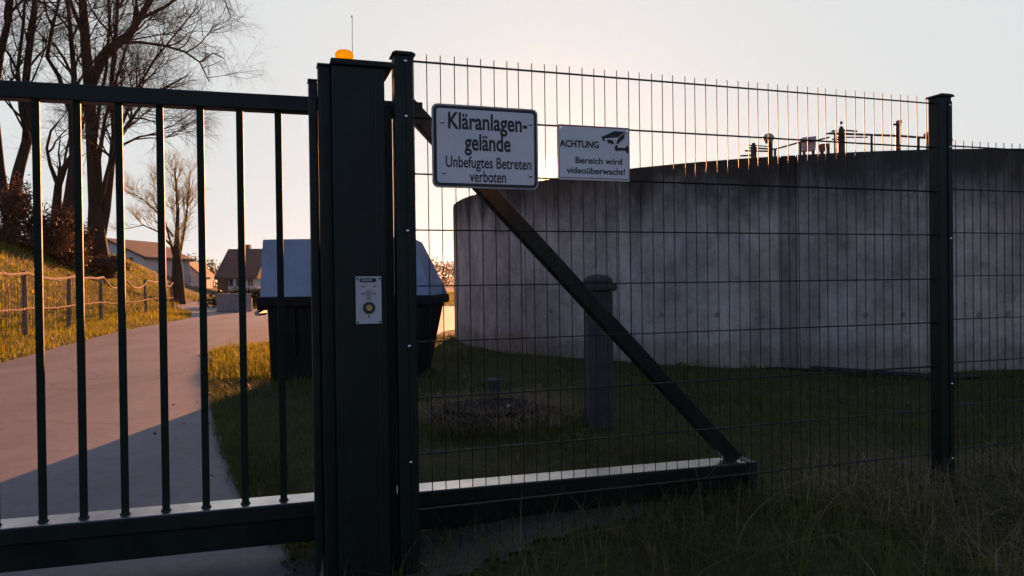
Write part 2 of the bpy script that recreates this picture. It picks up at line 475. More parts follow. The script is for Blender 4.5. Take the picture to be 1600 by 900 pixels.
def height(x, y):
    x = np.asarray(x, float); y = np.asarray(y, float)
    P = np.stack([x.ravel(), y.ravel()], 1)
    ins = in_poly(P, ROAD); d = poly_dist(P, ROAD)
    sd = np.where(ins, -d, d).reshape(x.shape)
    h = -0.03 + 0.022 * sstep(-0.6, -0.2, sd) + 0.025 * sstep(0.05, 0.5, sd) + 0.05 * sstep(0.1, 1.2, sd) * (0.5 + 0.35 * wob(x, y))
    dist = (fence_x(y) - x) * 0.96
    h = h + 3.05 * sstep(0.6, 7.0, dist) * (1 - 0.75 * sstep(48, 90, y)) * sstep(-4, 6, y) * (1 + 0.05 * wob(x * 0.4, y * 0.4))
    # foreground hump along the fence foot on the right
    u = (x - F0.x) * UX + (y - F0.y) * UY; n = -(x - F0.x) * UY + (y - F0.y) * UX
    h = h + 0.055 * sstep(0.0, 0.6, u) * np.exp(-(n / 0.55) ** 2)
    return h

def axis(*segs):
    out = []
    for a, b, s in segs:
        out.append(np.arange(a, b, s))
    return np.concatenate(out + [[segs[-1][1]]])
gx = axis((-2500, -300, 200), (-300, -60, 20), (-60, -26, 2.0), (-26, -9, 0.5), (-9, 9, 0.2), (9, 30, 1.5), (30, 300, 20), (300, 2500, 200))
gy = axis((-200, -10, 10), (-10, 0, 0.5), (0, 16, 0.2), (16, 60, 0.6), (60, 150, 5), (150, 600, 40), (600, 4500, 300))
GX, GY = np.meshgrid(gx, gy)
GZ = height(GX, GY)
V = np.stack([GX.ravel(), GY.ravel(), GZ.ravel()], 1)
nx, ny = len(gx), len(gy)
ii, jj = np.meshgrid(np.arange(nx - 1), np.arange(ny - 1))
b0 = (jj * nx + ii).ravel()
Fq = np.stack([b0, b0 + 1, b0 + nx + 1, b0 + nx], 1)
g_o = link('ground', raw_mesh('ground', V, Fq, M['soil'], smooth=True), None)
tag(g_o, 'dark soil and lawn ground with grassy bank rising on the left', kind='structure')

def sheet(name, poly, z, mat, thick=0.05):
    me = bpy.data.meshes.new(name); bm = bmesh.new()
    vs = [bm.verts.new((p[0], p[1], z)) for p in poly]
    f = bm.faces.new(vs)
    bmesh.ops.triangulate(bm, faces=[f]); bmesh.ops.recalc_face_normals(bm, faces=bm.faces)
    if bm.faces[:][0].normal.z < 0: bmesh.ops.reverse_faces(bm, faces=bm.faces)
    bm.to_mesh(me); bm.free()
    return link(name, me, mat)

def ragged(poly, amp, step, seed):
    """resample a closed outline and roughen it"""
    r_ = np.random.default_rng(seed); out = []
    for i in range(len(poly)):
        a = np.array(poly[i], float); b = np.array(poly[(i + 1) % len(poly)], float)
        L = np.linalg.norm(b - a); k = max(1, int(L / step)) if L < 12 else 4
        nrm = np.array([-(b - a)[1], (b - a)[0]]) / max(L, 1e-6)
        for q in range(k):
            out.append(tuple(a + (b - a) * q / k + nrm * r_.normal(0, amp) * (0.4 if q == 0 else 1)))
    return out
road_o = sheet('road', ragged(list(map(tuple, ROAD)), 0.014, 0.35, 3), 0.0, M['asphalt'])
tag(road_o, 'grey asphalt access road lit pink by the low sun', kind='structure')
pat = [tuple(ground_at(*p).xy) for p in ((352, 541), (372, 519), (412, 508), (520, 505), (520, 540), (414, 541))]
tag(sheet('road_patch', ragged(pat, 0.03, 0.4, 5), 0.004, M['asphalt_patch']), kind='structure')
# gravelly strip below the gate's tail and beside the gate post
def drape(name, poly, mat, lift, cell=0.05, seed=0, holes=0.0):
    """a thin sheet that follows the ground inside an outline"""
    pl = np.array(ragged(poly, cell * 0.4, cell * 2, seed))
    xs = np.arange(pl[:, 0].min(), pl[:, 0].max() + cell, cell); ys = np.arange(pl[:, 1].min(), pl[:, 1].max() + cell, cell)
    X_, Y_ = np.meshgrid(xs, ys); C_ = np.stack([X_.ravel() + cell / 2, Y_.ravel() + cell / 2], 1)
    r_ = np.random.default_rng(seed)
    ins = in_poly(C_ + r_.normal(0, cell * 0.6, C_.shape), pl)
    if holes: ins &= (wob(C_[:, 0] * 2.6, C_[:, 1] * 5.0) > holes)
    Z_ = np.maximum(height(X_, Y_), -0.002) + lift
    V_ = np.stack([X_.ravel(), Y_.ravel(), Z_.ravel()], 1); n_ = len(xs)
    ii_ = np.arange(len(C_)); ok_ = ins & ((ii_ % n_) < n_ - 1) & (ii_ < n_ * (len(ys) - 1))
    b_ = ii_[ok_]
    return link(name, raw_mesh(name, V_, np.stack([b_, b_ + 1, b_ + n_ + 1, b_ + n_], 1), mat, smooth=True), None)
strip = [tuple(fence_pt(u, n).xy) for u, n in ((-0.50, -0.14), (-0.30, -0.30), (0.0, -0.16), (0.7, 0.02), (1.05, 0.10), (1.1, 0.40), (0.2, 0.46), (-0.42, 0.40))]
tag(drape('gravel_strip', strip, M['gravel'], 0.006, 0.03, 8), kind='structure')
earth_px = ((1040, 562), (1130, 560), (1230, 570), (1340, 580), (1470, 590), (1470, 603), (1340, 596), (1230, 586), (1120, 575), (1050, 570))
EARTH = np.array([tuple(ground_at(*p).xy) for p in earth_px])
tag(drape('earth_strip', [tuple(p) for p in EARTH], M['earth'], 0.010, 0.05, 10), kind='structure')
pale = [tuple(ground_at(*p).xy) for p in ((1165, 600), (1230, 596), (1330, 603), (1420, 612), (1400, 622), (1300, 618), (1200, 612))]

# ------------------------------------------------------------------ sliding gate
GA = R(15.6)
gate = empty('sliding_gate', (-0.746, 2.80, 0), GA, 'dark green steel sliding gate of upright bars on a heavy bottom beam', 'gate')
GUX, GUY = math.cos(GA), math.sin(GA)
def gate_v(px, off):
    """distance along the gate where the sight line through px meets its plane"""
    k = (px - 800.0) / FOC
    ox, oy = -0.746 - off * GUY, 2.80 + off * GUX
    return (k * oy - ox) / (GUX - k * GUY)
V_L = -2.6
V_T = gate_v(1166, 0.0)
Z_RT, Z_RB = EYE + 0.716, EYE + 0.657
Z_BT, Z_BB = EYE - 0.828, EYE - 0.985
V_R = gate_v(662, 0.03)
MB().box2((V_L, 0.028, Z_RB), (V_R, 0.092, Z_RT)).build('top_rail', M['green_steel'], gate, bevel=0.004)
bb = MB(); prof = [(0.0, Z_BT), (0.13, Z_BT), (0.13, Z_BB), (0.030, Z_BB), (0.022, Z_BT - 0.062), (0.0, Z_BT - 0.055)]
bb.add([(V_L, y, z) for y, z in prof] + [(V_T, y, z) for y, z in prof], [tuple(range(6)), tuple(range(11, 5, -1))] + [(k, 6 + k, 6 + (k + 1) % 6, (k + 1) % 6) for k in range(6)])
bb.build('bottom_beam', M['green_steel'], gate, bevel=0.004)
MB().box2((V_L, 0.006, Z_BT + 0.0005), (V_T - 0.006, 0.124, Z_BT + 0.004)).build('sheen_strip', M['galv'], gate)  # added bare metal strip, stands in for bright sky sheen on the beam
MB().box2((V_T + 0.001, -0.004, Z_BB - 0.004), (V_T + 0.045, 0.134, Z_BT + 0.006)).build('beam_end_cap', M['black_plastic'], gate, bevel=0.004)
bar_me = MB().box2((-0.0125, -0.008, Z_BT + 0.004), (0.0125, 0.008, Z_RB)).build('bar', M['bar'], gate, bevel=0.003)
bar_px = [61, 125, 190, 254, 317, 378.5, 438.5, 497]
vs = [gate_v(p, 0.05) for p in bar_px]
sp = (vs[6] - vs[0]) / 6.0
all_v = [vs[0] - sp * 1.07 * k for k in (3, 2, 1)] + vs + [vs[-1] + sp * k for k in (1,)]
for i, v_ in enumerate(all_v):
    o = bar_me if i == 0 else bar_me.copy()
    if i: COL.objects.link(o); o.parent = gate
    o.location = (v_, 0.05, 0)
    wm = MB().lathe([(0.019, 0.0), (0.017, 0.004), (0.014, 0.008)], 10) if i == 0 else None
    if i == 0: weld = wm.build('weld_bead', M['green_steel'], o, smooth=True, loc=(0, 0, Z_BT + 0.004)); weld_me = weld.data
    else:
        w2 = bpy.data.objects.new('weld_bead', weld_me); COL.objects.link(w2); w2.parent = o; w2.location = (0, 0, Z_BT + 0.004)
# diagonal brace of the tail
pa = Vector((V_R - 0.03, 0.060, (Z_RT + Z_RB) / 2)); pb = Vector((gate_v(1138, 0.06), 0.060, Z_BT + 0.03))
d_ = (pb - pa); L_ = d_.length; ang = math.atan2(d_.z, d_.x)
Mb = Matrix.Rotation(-ang, 3, 'Y')
MB().box((pa + pb) / 2, (L_ + 0.06, 0.058, 0.066), Mb).build('brace', M['green_steel'], gate, bevel=0.005)
MB().box2((V_R - 0.10, 0.020, Z_RB - 0.03), (V_R + 0.004, 0.026, Z_RT - 0.002)).build('gusset_plate', M['green_steel'], gate)

# ------------------------------------------------------------------ gate post group
col = empty('drive_column', fence_pt(-0.19), FU, 'tall dark green gate drive column with key switch plate', 'gate column')
hw = 0.094
MB().box2((-hw, -0.03, 0.0), (hw - 0.010, 0.13, EYE + 0.746)).build('housing', M['green_steel'], col, bevel=0.006)
cap = MB().prism([(-hw - 0.004, EYE + 0.748), (hw + 0.020, EYE + 0.748), (hw + 0.020, EYE + 0.769), (-hw - 0.004, EYE + 0.769)], -0.036, 0.150).build('cap', M['green_steel'], col, bevel=0.004)
MB().box2((hw - 0.045, -0.034, 0.05), (hw - 0.042, -0.0305, EYE + 0.70)).build('door_seam', M['black_plastic'], col)
MB().box2((hw - 0.009, 0.02, 0.0), (hw + 0.022, 0.07, EYE + 0.632)).build('spacer_plate', M['green_steel'], col)
# key switch plate
ks = MB().box2((-0.026, -0.040, EYE - 0.140), (0.062, -0.031, EYE + 0.024)).build('key_switch_plate', M['alu_plate'], col, bevel=0.002)
tag(ks, 'pale metal key switch plate on the column')
zc = EYE - 0.058
def rrect(w, h, r, n=5):
    p = []
    for cx, cy, a0 in ((w / 2 - r, h / 2 - r, 0), (-w / 2 + r, h / 2 - r, 90), (-w / 2 + r, -h / 2 + r, 180), (w / 2 - r, -h / 2 + r, 270)):
        for k in range(n + 1):
            a = R(a0 + 90 * k / n); p.append((cx + r * math.cos(a), cy + r * math.sin(a)))
    return p
def shift(p, x, z): return [(a + x, b + z) for a, b in p]
KX = 0.018
MB().prism(shift(rrect(0.056, 0.013, 0.005), KX - 0.002, zc + 0.069), -0.0425, -0.0401).build('name_strip', M['black_plastic'], ks)
MB().prism(shift(rrect(0.036, 0.0065, 0.002), KX - 0.006, zc + 0.069), -0.0432, -0.0426).build('name_print', M['lamp_grey'], ks)
kc = MB(); kc.prism([(KX + 0.0095 * math.cos(a), zc + 0.028 + 0.0095 * math.sin(a)) for a in np.linspace(0, 2 * math.pi, 17)[:-1]], -0.047, -0.0401)
kc.build('key_cylinder', M['lamp_grey'], ks)
MB().box2((KX - 0.0055, -0.0455, zc + 0.003), (KX + 0.0055, -0.0401, zc + 0.0185)).build('key_slot', M['lamp_grey'], ks, bevel=0.002)
MB().prism([(KX + 0.0205 * math.cos(a), zc - 0.026 + 0.0205 * math.sin(a)) for a in np.linspace(0, 2 * math.pi, 29)[:-1]], -0.046, -0.0401).build('button_ring', M['dark_steel'], ks, bevel=0.001)
MB().prism([(KX + 0.011 * math.cos(a), zc - 0.026 + 0.011 * math.sin(a)) for a in np.linspace(0, 2 * math.pi, 21)[:-1]], -0.051, -0.0461).build('push_button', M['brass'], ks, bevel=0.001)
for dx, dz, w in ((-0.019, 0.048, 0.008), (0.019, 0.048, 0.008), (-0.021, 0.021, 0.005), (0.019, 0.021, 0.005), (0.0, -0.057, 0.005)):
    MB().box2((KX + dx - w / 2, -0.0412, zc + dz - 0.0016), (KX + dx + w / 2, -0.0401, zc + dz + 0.0016 + (0.002 if w < 0.006 else 0))).build('printed_mark', M['sign_black'], ks)
for sx in (-0.020, 0.056):
    for sz in (EYE - 0.133, EYE + 0.016):
        MB().lathe([(0.0038, 0), (0.0036, 0.0015), (0.001, 0.0022)], 10).build('screw', M['dark_steel'], ks, loc=(sx, -0.0402, sz)).rotation_euler = (R(90), 0, 0)

# guide posts beside the column
gp = empty('guide_post', fence_pt(-0.303), FU, 'narrow dark guide post standing against the drive column', 'post', 'gate guide posts')
MB().box2((-0.0236, 0.02, 0.0), (0.0235, 0.075, EYE + 0.757)).build('post_tube', M['green_post'], gp, bevel=0.008)
MB().box2((-0.026, 0.017, EYE + 0.757), (0.0235, 0.078, EYE + 0.762)).build('post_cap', M['black_plastic'], gp)
MB().box2((-0.06, 0.0, 0.0), (0.06, 0.12, 0.012)).build('foot_plate', M['galv'], gp)
MB().prism([(-0.045, 0.012), (-0.029, 0.012), (-0.029, 0.10)], 0.04, 0.048).build('foot_gusset', M['galv'], gp)
gp2 = empty('guide_post', fence_pt(-0.343, 0.0), FU, 'shorter guide post at the gate rail, left of the column', 'post', 'gate guide posts')
MB().box2((-0.014, 0.05, 0.0), (0.0155, 0.10, EYE + 0.708)).build('post_tube', M['green_post'], gp2, bevel=0.006)
MB().box2((-0.0165, 0.047, EYE + 0.708), (0.0155, 0.103, EYE + 0.713)).build('post_cap', M['black_plastic'], gp2)

# beacon + antenna on the column
bc = empty('warning_beacon', fence_pt(-0.236, 0.03, EYE + 0.7695), FU, 'small amber warning beacon on top of the drive column', 'beacon')
MB().lathe([(0.030, 0.0), (0.030, 0.006), (0.026, 0.007)], 24).build('base_ring', M['black_plastic'], bc)
MB().lathe([(0.0315, 0.007), (0.0315, 0.030), (0.029, 0.039), (0.022, 0.0435), (0.008, 0.045)], 28).build('lens', M['amber'], bc, smooth=True)
an = empty('antenna', fence_pt(-0.206, 0.05, EYE + 0.7695), FU, 'thin whip antenna rising behind the amber beacon', 'antenna')
MB().tube([(0, 0, 0), (0, 0, 0.02)], [0.005, 0.004], 8).build('mount', M['black_plastic'], an)
MB().tube([(0, 0, 0.02), (0.0, 0, 0.10), (0.001, 0, 0.172)], 0.0011, 5).build('rod', M['dark_steel'], an)
MB().lathe([(0.0016, 0.170), (0.0022, 0.172), (0.0022, 0.176), (0.001, 0.178)], 8).build('tip', M['black_plastic'], an)

# ------------------------------------------------------------------ mesh fence
PITCH_W = 0.05
def fence_post(u, w, dep, ztop, label, screws, side):
    p = empty('fence_post', fence_pt(u), FU, label, 'fence post', 'mesh fence posts')
    MB().box2((-w / 2, -0.036, 0.0), (w / 2, dep - 0.036, ztop)).build('post_tube', M['green_post'], p, bevel=0.004)
    MB().prism([(-w / 2 - 0.009, ztop), (w / 2 + 0.009, ztop), (w / 2 + 0.006, ztop + 0.006), (w / 2 - 0.006, ztop + 0.011), (-w / 2 + 0.006, ztop + 0.011), (-w / 2 - 0.006, ztop + 0.006)],
               -0.045, dep - 0.027).build('post_cap', M['green_post'], p)
    cl = MB().box2((w / 2 - 0.026, -0.0405, 0.05), (w / 2 - 0.002, -0.0365, ztop - 0.02)).build('clamp_bar', M['green_post'], p)
    for z in screws:
        s_ = MB().lathe([(0.0065, 0), (0.0062, 0.0025), (0.0035, 0.0042), (0.001, 0.0045)], 12).build('screw', M['screw'], p, smooth=True, loc=(side, -0.0406, z))
        s_.rotation_euler = (R(90), 0, 0)
    return p
fence_post(-0.040, 0.066, 0.06, EYE + 0.797, 'dark green fence post between drive column and mesh', [EYE + z for z in (0.775, 0.582, 0.182, -0.222, -0.630)], 0.006)
fence_post(2.425, 0.074, 0.06, EYE + 0.814, 'dark green fence post standing alone between two mesh panels', [EYE + z for z in (0.775, 0.585, 0.17, -0.49, -0.83)], 0.021)

def mesh_panel(name, u0, count, zt, label, group):
    p = empty(name, fence_pt(u0), FU, label, 'fence panel', group)
    L = (count - 1) * PITCH_W
    vw = MB().tube([(0, 0, zt - 1.76), (0, 0, zt - 0.9), (0, 0, zt + 0.028)], 0.0018, 6).build('vertical_wire', M['wire'], p)
    for k in range(count):
        o = vw if k == 0 else vw.copy()
        if k: COL.objects.link(o); o.parent = p
        o.location = (k * PITCH_W, 0, 0)
        o.rotation_euler = (random.gauss(0, 0.0008), random.gauss(0, 0.0012), 0)
    hw_ = MB().tube([(-0.03, 0, 0), (L / 2, 0, 0), (L + 0.03, 0, 0)], 0.0023, 6).build('horizontal_wire', M['wire'], p)
    first = True
    for k in range(9):
        for y in (-0.0053, 0.0053):
            o = hw_ if first else hw_.copy()
            if not first: COL.objects.link(o); o.parent = p
            first = False
            o.location = (0, y, zt - 0.2 * k)
            o.rotation_euler = (0, random.gauss(0, 0.0006), 0)
mesh_panel('mesh_fence_panel', 0.0, 49, EYE + 0.788, 'dark green double wire mesh panel carrying the two signs', 'wire mesh fence panels')
mesh_panel('mesh_fence_panel', 2.475, 26, EYE + 0.60, 'lower wire mesh panel at the right edge past the lone post', 'wire mesh fence panels')

# ------------------------------------------------------------------ signs
def text_mesh(body, height, width=None, bold=0.0, spacing=1.0):
    cu = bpy.data.curves.new('lettering', 'FONT')
    cu.body = body; cu.size = 1.0; cu.offset = bold; cu.extrude = 0.0; cu.align_x = 'CENTER'; cu.space_character = spacing
    cu.resolution_u = 4
    ob = bpy.data.objects.new('lettering', cu); COL.objects.link(ob)
    dg = bpy.context.evaluated_depsgraph_get()
    me = bpy.data.meshes.new_from_object(ob.evaluated_get(dg))
    bpy.data.objects.remove(ob); bpy.data.curves.remove(cu)
    co = np.empty(len(me.vertices) * 3); me.vertices.foreach_get('co', co); co = co.reshape(-1, 3)
    cx = (co[:, 0].min() + co[:, 0].max()) / 2
    sxx = height
    if width: sxx = width / (co[:, 0].max() - co[:, 0].min())
    out = np.stack([(co[:, 0] - cx) * sxx, np.zeros(len(co)), co[:, 1] * height], 1)
    me.vertices.foreach_set('co', out.astype(np.float32).ravel()); me.update()
    me.materials.clear()
    return me
def letter(body, x, z, height, width, parent, mat, y, bold=0.02, name='lettering'):
    me = text_mesh(body, height, width, bold)
    o = link(name, me, mat, parent, loc=(x, y, z))
    return o

sg = empty('warning_sign', fence_pt(0.262, -0.018, EYE + 0.490), FU, 'white metal sign with dark rim reading Kläranlagengelände', 'sign')
SW, SH = 0.402, 0.300
MB().prism(rrect(SW, SH, 0.022), -0.0020, 0.0035).build('plate', M['sign_rim'], sg, bevel=0.001)
MB().prism(rrect(SW - 0.012, SH - 0.012, 0.018), -0.0034, -0.0021).build('border', M['sign_black'], sg)
MB().prism(rrect(SW - 0.034, SH - 0.034, 0.010), -0.0044, -0.0035).build('sign_face', M['sign_white'], sg)
for s_, z, x, h, w in (('Kläranlagen-', 0.063, 0.008, 0.083, 0.300), ('gelände', -0.012, 0.005, 0.083, 0.175), ('Unbefugtes Betreten', -0.076, 0.010, 0.058, 0.325), ('verboten', -0.127, 0.004, 0.058, 0.138)):
    letter(s_, x, z, h, w, sg, M['sign_black'], -0.0050, 0.024 if h > 0.07 else 0.016)
for sx, sz in ((-0.164, 0.085), (0.170, 0.094), (-0.160, -0.096), (0.168, -0.098)):
    MB().lathe([(0.0075, 0), (0.007, 0.003), (0.004, 0.005), (0.001, 0.0055)], 12).build('screw', M['screw'], sg, smooth=True, loc=(sx, -0.0046, sz)).rotation_euler = (R(90), 0, 0)

s2 = empty('warning_sign', fence_pt(0.694, -0.016, EYE + 0.4875), FU, 'smaller white camera warning sign reading ACHTUNG', 'sign')
W2, H2 = 0.297, 0.208
def plate_with_holes():
    m = MB(); m.prism(rrect(W2, H2, 0.003), -0.0016, 0.0016); return m
plate_with_holes().build('plate', M['sign_white'], s2)
bd = MB(); e = 0.004
for a, b in (((-W2 / 2 + 0.0015, H2 / 2 - e - 0.0015), (W2 / 2 - 0.0015, H2 / 2 - 0.0015)), ((-W2 / 2 + 0.0015, -H2 / 2 + 0.006), (W2 / 2 - 0.0015, -H2 / 2 + 0.006 + 0.003)),
             ((-W2 / 2 + 0.0015, -H2 / 2 + 0.0095), (-W2 / 2 + 0.0035, H2 / 2 - e - 0.002)), ((W2 / 2 - 0.0035, -H2 / 2 + 0.0095), (W2 / 2 - 0.0015, H2 / 2 - e - 0.002))):
    bd.box2((a[0], -0.0024, a[1]), (b[0], -0.0017, b[1]))
bd.build('border', M['sign_red'], s2)
letter('ACHTUNG', -0.063, 0.020, 0.036, 0.162, s2, M['sign_black'], -0.0024, 0.032)
letter('Bereich wird', 0.018, -0.040, 0.033, 0.196, s2, M['sign_black'], -0.0024, 0.022)
letter('videoüberwacht!', 0.006, -0.079, 0.033, 0.245, s2, M['sign_black'], -0.0024, 0.022)
# printed camera pictogram
px_ = 0.0
cam_i = empty  # (pictogram is one flat print)
pg = MB(); Y0, Y1 = -0.0027, -0.0019
def flat(poly): pg.prism(poly, Y0, Y1)
flat([(0.035, 0.058), (0.050, 0.060), (0.100, 0.066), (0.131, 0.088), (0.085, 0.089), (0.030, 0.064)][::-1])
flat([(0.102, 0.064), (0.133, 0.086), (0.126, 0.071), (0.128, 0.064), (0.097, 0.038), (0.092, 0.043)])
flat([(0.030, 0.062), (0.042, 0.058), (0.043, 0.047), (0.037, 0.047)])
flat([(0.052, 0.055), (0.078, 0.053), (0.083, 0.038), (0.056, 0.041)])
flat([(0.090, 0.034), (0.097, 0.034), (0.099, 0.026), (0.132, 0.026), (0.134, 0.033), (0.140, 0.034), (0.144, 0.030), (0.144, 0.006), (0.137, 0.005), (0.131, 0.015), (0.099, 0.014), (0.094, 0.011), (0.087, 0.015), (0.085, 0.027)])
pg.build('camera_pictogram', M['sign_black'], s2)
for sx, sz in ((-W2 / 2 + 0.009, H2 / 2 - 0.012), (W2 / 2 - 0.009, H2 / 2 - 0.012)):
    MB().lathe([(0.0048, 0), (0.0048, 0.0012)], 12).build('eyelet', M['screw'], s2, loc=(sx, -0.0018, sz)).rotation_euler = (R(90), 0, 0)

# ------------------------------------------------------------------ clarifier tank
tank = empty('round_tank', (TANK_C[0], TANK_C[1], 0), 0, 'round concrete tank wall streaked with dark stains behind the fence', 'tank')
def arc_panel(a0, a1, r0, r1, z0, z1, nseg=10):
    v, f = [], []
    for k in range(nseg + 1):
        a = a0 + (a1 - a0) * k / nseg
        for r in (r1, r0):
            for z in (z0, z1): v.append((r * math.cos(a), r * math.sin(a), z))
    for k in range(nseg):
        b = 4 * k
        f += [(b, b + 4, b + 5, b + 1), (b + 2, b + 3, b + 7, b + 6), (b + 1, b + 5, b + 7, b + 3), (b, b + 2, b + 6, b + 4)]
    f += [(0, 1, 3, 2), (4 * nseg, 4 * nseg + 2, 4 * nseg + 3, 4 * nseg + 1)]
    m = MB(); m.add(v, f); return m
arc_panel(0, 2 * math.pi, TANK_R - 0.30, TANK_R - 0.03, 0.0, TANK_H - 0.008, 120).build('core_wall', M['tank'], tank, smooth=False)
def tank_angle(px):
    """angle on the tank where the sight line through px first meets it"""
    k = (px - 800.0) / FOC; d = Vector((k, 1.0)).normalized(); c = Vector(TANK_C)
    b = d.dot(c); h = b * b - (c.length_squared - TANK_R ** 2)
    s_ = b - math.sqrt(max(h, 0)); p = d * s_ - c
    return math.atan2(p.y, p.x) % (2 * math.pi)
marks = [tank_angle(p) for p in (964, 986, 1221, 1245, 1484)]
step = marks[4] - marks[3]
lst = sorted(marks + [marks[0] - step * k for k in (1, 2, 3)] + [marks[4] + step * k for k in (1, 2, 3)])
last = lst[-1]; rest = 2 * math.pi - (lst[-1] - lst[0]); nrest = max(1, round(rest / step))
lst += [last + rest * k / nrest for k in range(1, nrest + 1)]
for a0, a1 in zip(lst[:-1], lst[1:]):
    mt_ = M['tank_pale'] if a0 == marks[0] else M['tank_stain'] if a0 == marks[2] else M['tank']
    g_ = 0.006 / TANK_R
    dr = random.uniform(-0.004, 0.004)
    arc_panel(a0 + g_, a1 - g_, TANK_R - 0.032, TANK_R + dr, -0.05, TANK_H + random.uniform(-0.003, 0.003), 14).build('wall_panel', mt_, tank)
# form-tie plugs
for k, (px, py) in enumerate(((1120, 492), (1278, 494), (1352, 492), (1410, 492), (1033, 492), (1190, 494), (1274, 306), (1302, 300), (1374, 310), (1424, 306), (860, 486), (915, 488), (1530, 492), (1575, 490), (1540, 300))):
    a = tank_angle(px); q = Vector((TANK_R * math.cos(a), TANK_R * math.sin(a))); Z = q.y + TANK_C[1]
    z = at(px, py, Z).z
    o = MB().lathe([(0.030, 0), (0.028, 0.006), (0.012, 0.008)], 12).build('tie_plug', M['plug'], tank, loc=((TANK_R + 0.002) * math.cos(a), (TANK_R + 0.002) * math.sin(a), z))
    o.rotation_euler = (0, R(90), a)
# bridge with railing over the tank
BY = 13.3
br = empty('tank_bridge', (4.4, BY, TANK_H), 0, 'steel walkway with thin handrails above the tank rim', 'walkway')
def bx(px): return (px - 800.0) / FOC * BY - 4.4
def bz(px, py): return at(px, py, BY).z - TANK_H
MB().box2((bx(1160), -0.45, 0.02), (bx(1470), 0.45, 0.09)).build('deck', M['dark_steel'], br)
MB().box2((bx(1420), 0.455, 0.02), (bx(1475), 6.0, 0.09)).build('deck_spur', M['dark_steel'], br)
MB().lathe([(0.22, -TANK_H + 0.02), (0.22, 0.018)], 16, (0.8, 0, 0)).build('support_column', M['old_concrete'], br)
def rail(pts, r=0.018, y=-0.42):
    MB().tube([(bx(p[0]), y, bz(*p)) for p in pts], r, 6).build('handrail', M['dark_steel'], br)
rail([(1162, 238), (1200, 240), (1243, 228), (1258, 228), (1282, 222)], 0.016)
rail([(1282, 216), (1390, 220), (1468, 226)], 0.02)
rail([(1290, 222), (1340, 222)], 0.012)
rail([(1160, 234), (1195, 236)], 0.010)
for px, py in ((1238, 230), (1291, 217), (1417, 223), (1462, 225), (1346, 219), (1200, 239)):
    MB().tube([(bx(px), -0.42, 0.09), (bx(px), -0.42, bz(px, py))], 0.0216, 6).build('rail_post', M['dark_steel'], br)
def rooftop(name, px, label, cat):
    return empty(name, (bx(px) + 4.4, BY - 0.30, TANK_H + 0.09), 0, label, cat)
BY2 = BY - 0.30
def hz(px, py): return at(px, py, BY2).z - TANK_H - 0.09
ln = rooftop('antenna_mast', 1171, 'short mast with crossbars, leftmost fitting above the tank', 'mast')
MB().tube([(0, 0, 0), (0, 0, hz(1171, 232)), (0.0, 0, hz(1171, 224))], [0.055, 0.05, 0.03], 8).build('mast_tube', M['dark_steel'], ln)
MB().tube([(-0.15, 0, hz(1171, 236)), (0.28, 0, hz(1171, 237))], 0.0162, 6).build('crossbar', M['dark_steel'], ln)
MB().tube([(-0.22, 0.05, hz(1171, 243)), (0.05, 0.05, hz(1171, 242))], 0.0162, 6).build('crossbar', M['dark_steel'], ln)
lp = rooftop('globe_lamp', 1194, 'round headed lamp on a short pole above the tank', 'lamp')
MB().tube([(0.03, 0, 0), (0.03, 0, hz(1194, 222))], [0.05, 0.04], 8).build('pole', M['dark_steel'], lp)
MB().lathe([(0.02, -0.085), (0.06, -0.065), (0.095, -0.02), (0.095, 0.02), (0.06, 0.065), (0.02, 0.08)], 16, (0, 0, hz(1194, 216))).build('lamp_head', M['lamp_grey'], lp, smooth=True)
MB().tube([(-0.06, -0.02, hz(1194, 224)), (0.06, -0.02, hz(1194, 221))], 0.0189, 6).build('bracket', M['dark_steel'], lp)
cb = rooftop('control_box', 1255, 'grey upright control cabinet above the tank rim', 'cabinet')
MB().prism([(-0.12, hz(1255, 237)), (0.10, hz(1255, 236)), (0.115, hz(1255, 214)), (-0.125, hz(1255, 216))], -0.06, 0.08).build('cabinet', M['lamp_grey'], cb, bevel=0.01)
MB().tube([(-0.08, 0, 0), (-0.08, 0, hz(1255, 237))], 0.0270, 6).build('leg', M['dark_steel'], cb)
MB().tube([(0.08, 0, 0), (0.08, 0, hz(1255, 236))], 0.0270, 6).build('leg', M['dark_steel'], cb)
mo = rooftop('pump_motor', 1278, 'small motor bracket between cabinet and tall mast', 'motor')
MB().prism([(-0.08, hz(1278, 226)), (0.09, hz(1278, 225)), (0.07, hz(1278, 231)), (0.03, hz(1278, 232)), (0.0, hz(1278, 238)), (-0.06, hz(1278, 238))], -0.05, 0.05).build('motor_block', M['roof_brown'], mo, bevel=0.008)
MB().tube([(0.08, 0, 0), (0.08, 0, hz(1278, 226))], 0.0270, 6).build('leg', M['dark_steel'], mo)
MB().tube([(-0.03, 0, 0), (-0.03, 0, hz(1278, 238))], 0.03, 6).build('leg', M['dark_steel'], mo)
ms = rooftop('instrument_mast', 1305, 'tall mast with side arms, highest above the tank', 'mast')
MB().tube([(0, 0, 0), (0, 0, hz(1305, 215)), (0, 0, hz(1305, 204)), (0, 0, hz(1305, 198))], [0.062, 0.06, 0.052, 0.022], 8).build('mast_tube', M['dark_steel'], ms)
MB().lathe([(0.01, -0.03), (0.03, 0.0), (0.01, 0.03)], 10, (0, 0, hz(1305, 192.5))).build('mast_tip', M['dark_steel'], ms, smooth=True)
for (xa, xb, ya, yb) in ((-0.26, -0.02, 209, 210), (-0.17, -0.10, 205, 205), (0.02, 0.28, 204, 206), (0.55, 0.62, 207, 206), (-0.16, 0.0, 218, 219)):
    if xa == 0.55: continue
    MB().tube([(xa, 0, hz(1305, ya)), (xb, 0, hz(1305, yb))], 0.0149, 6).build('side_arm', M['dark_steel'], ms)
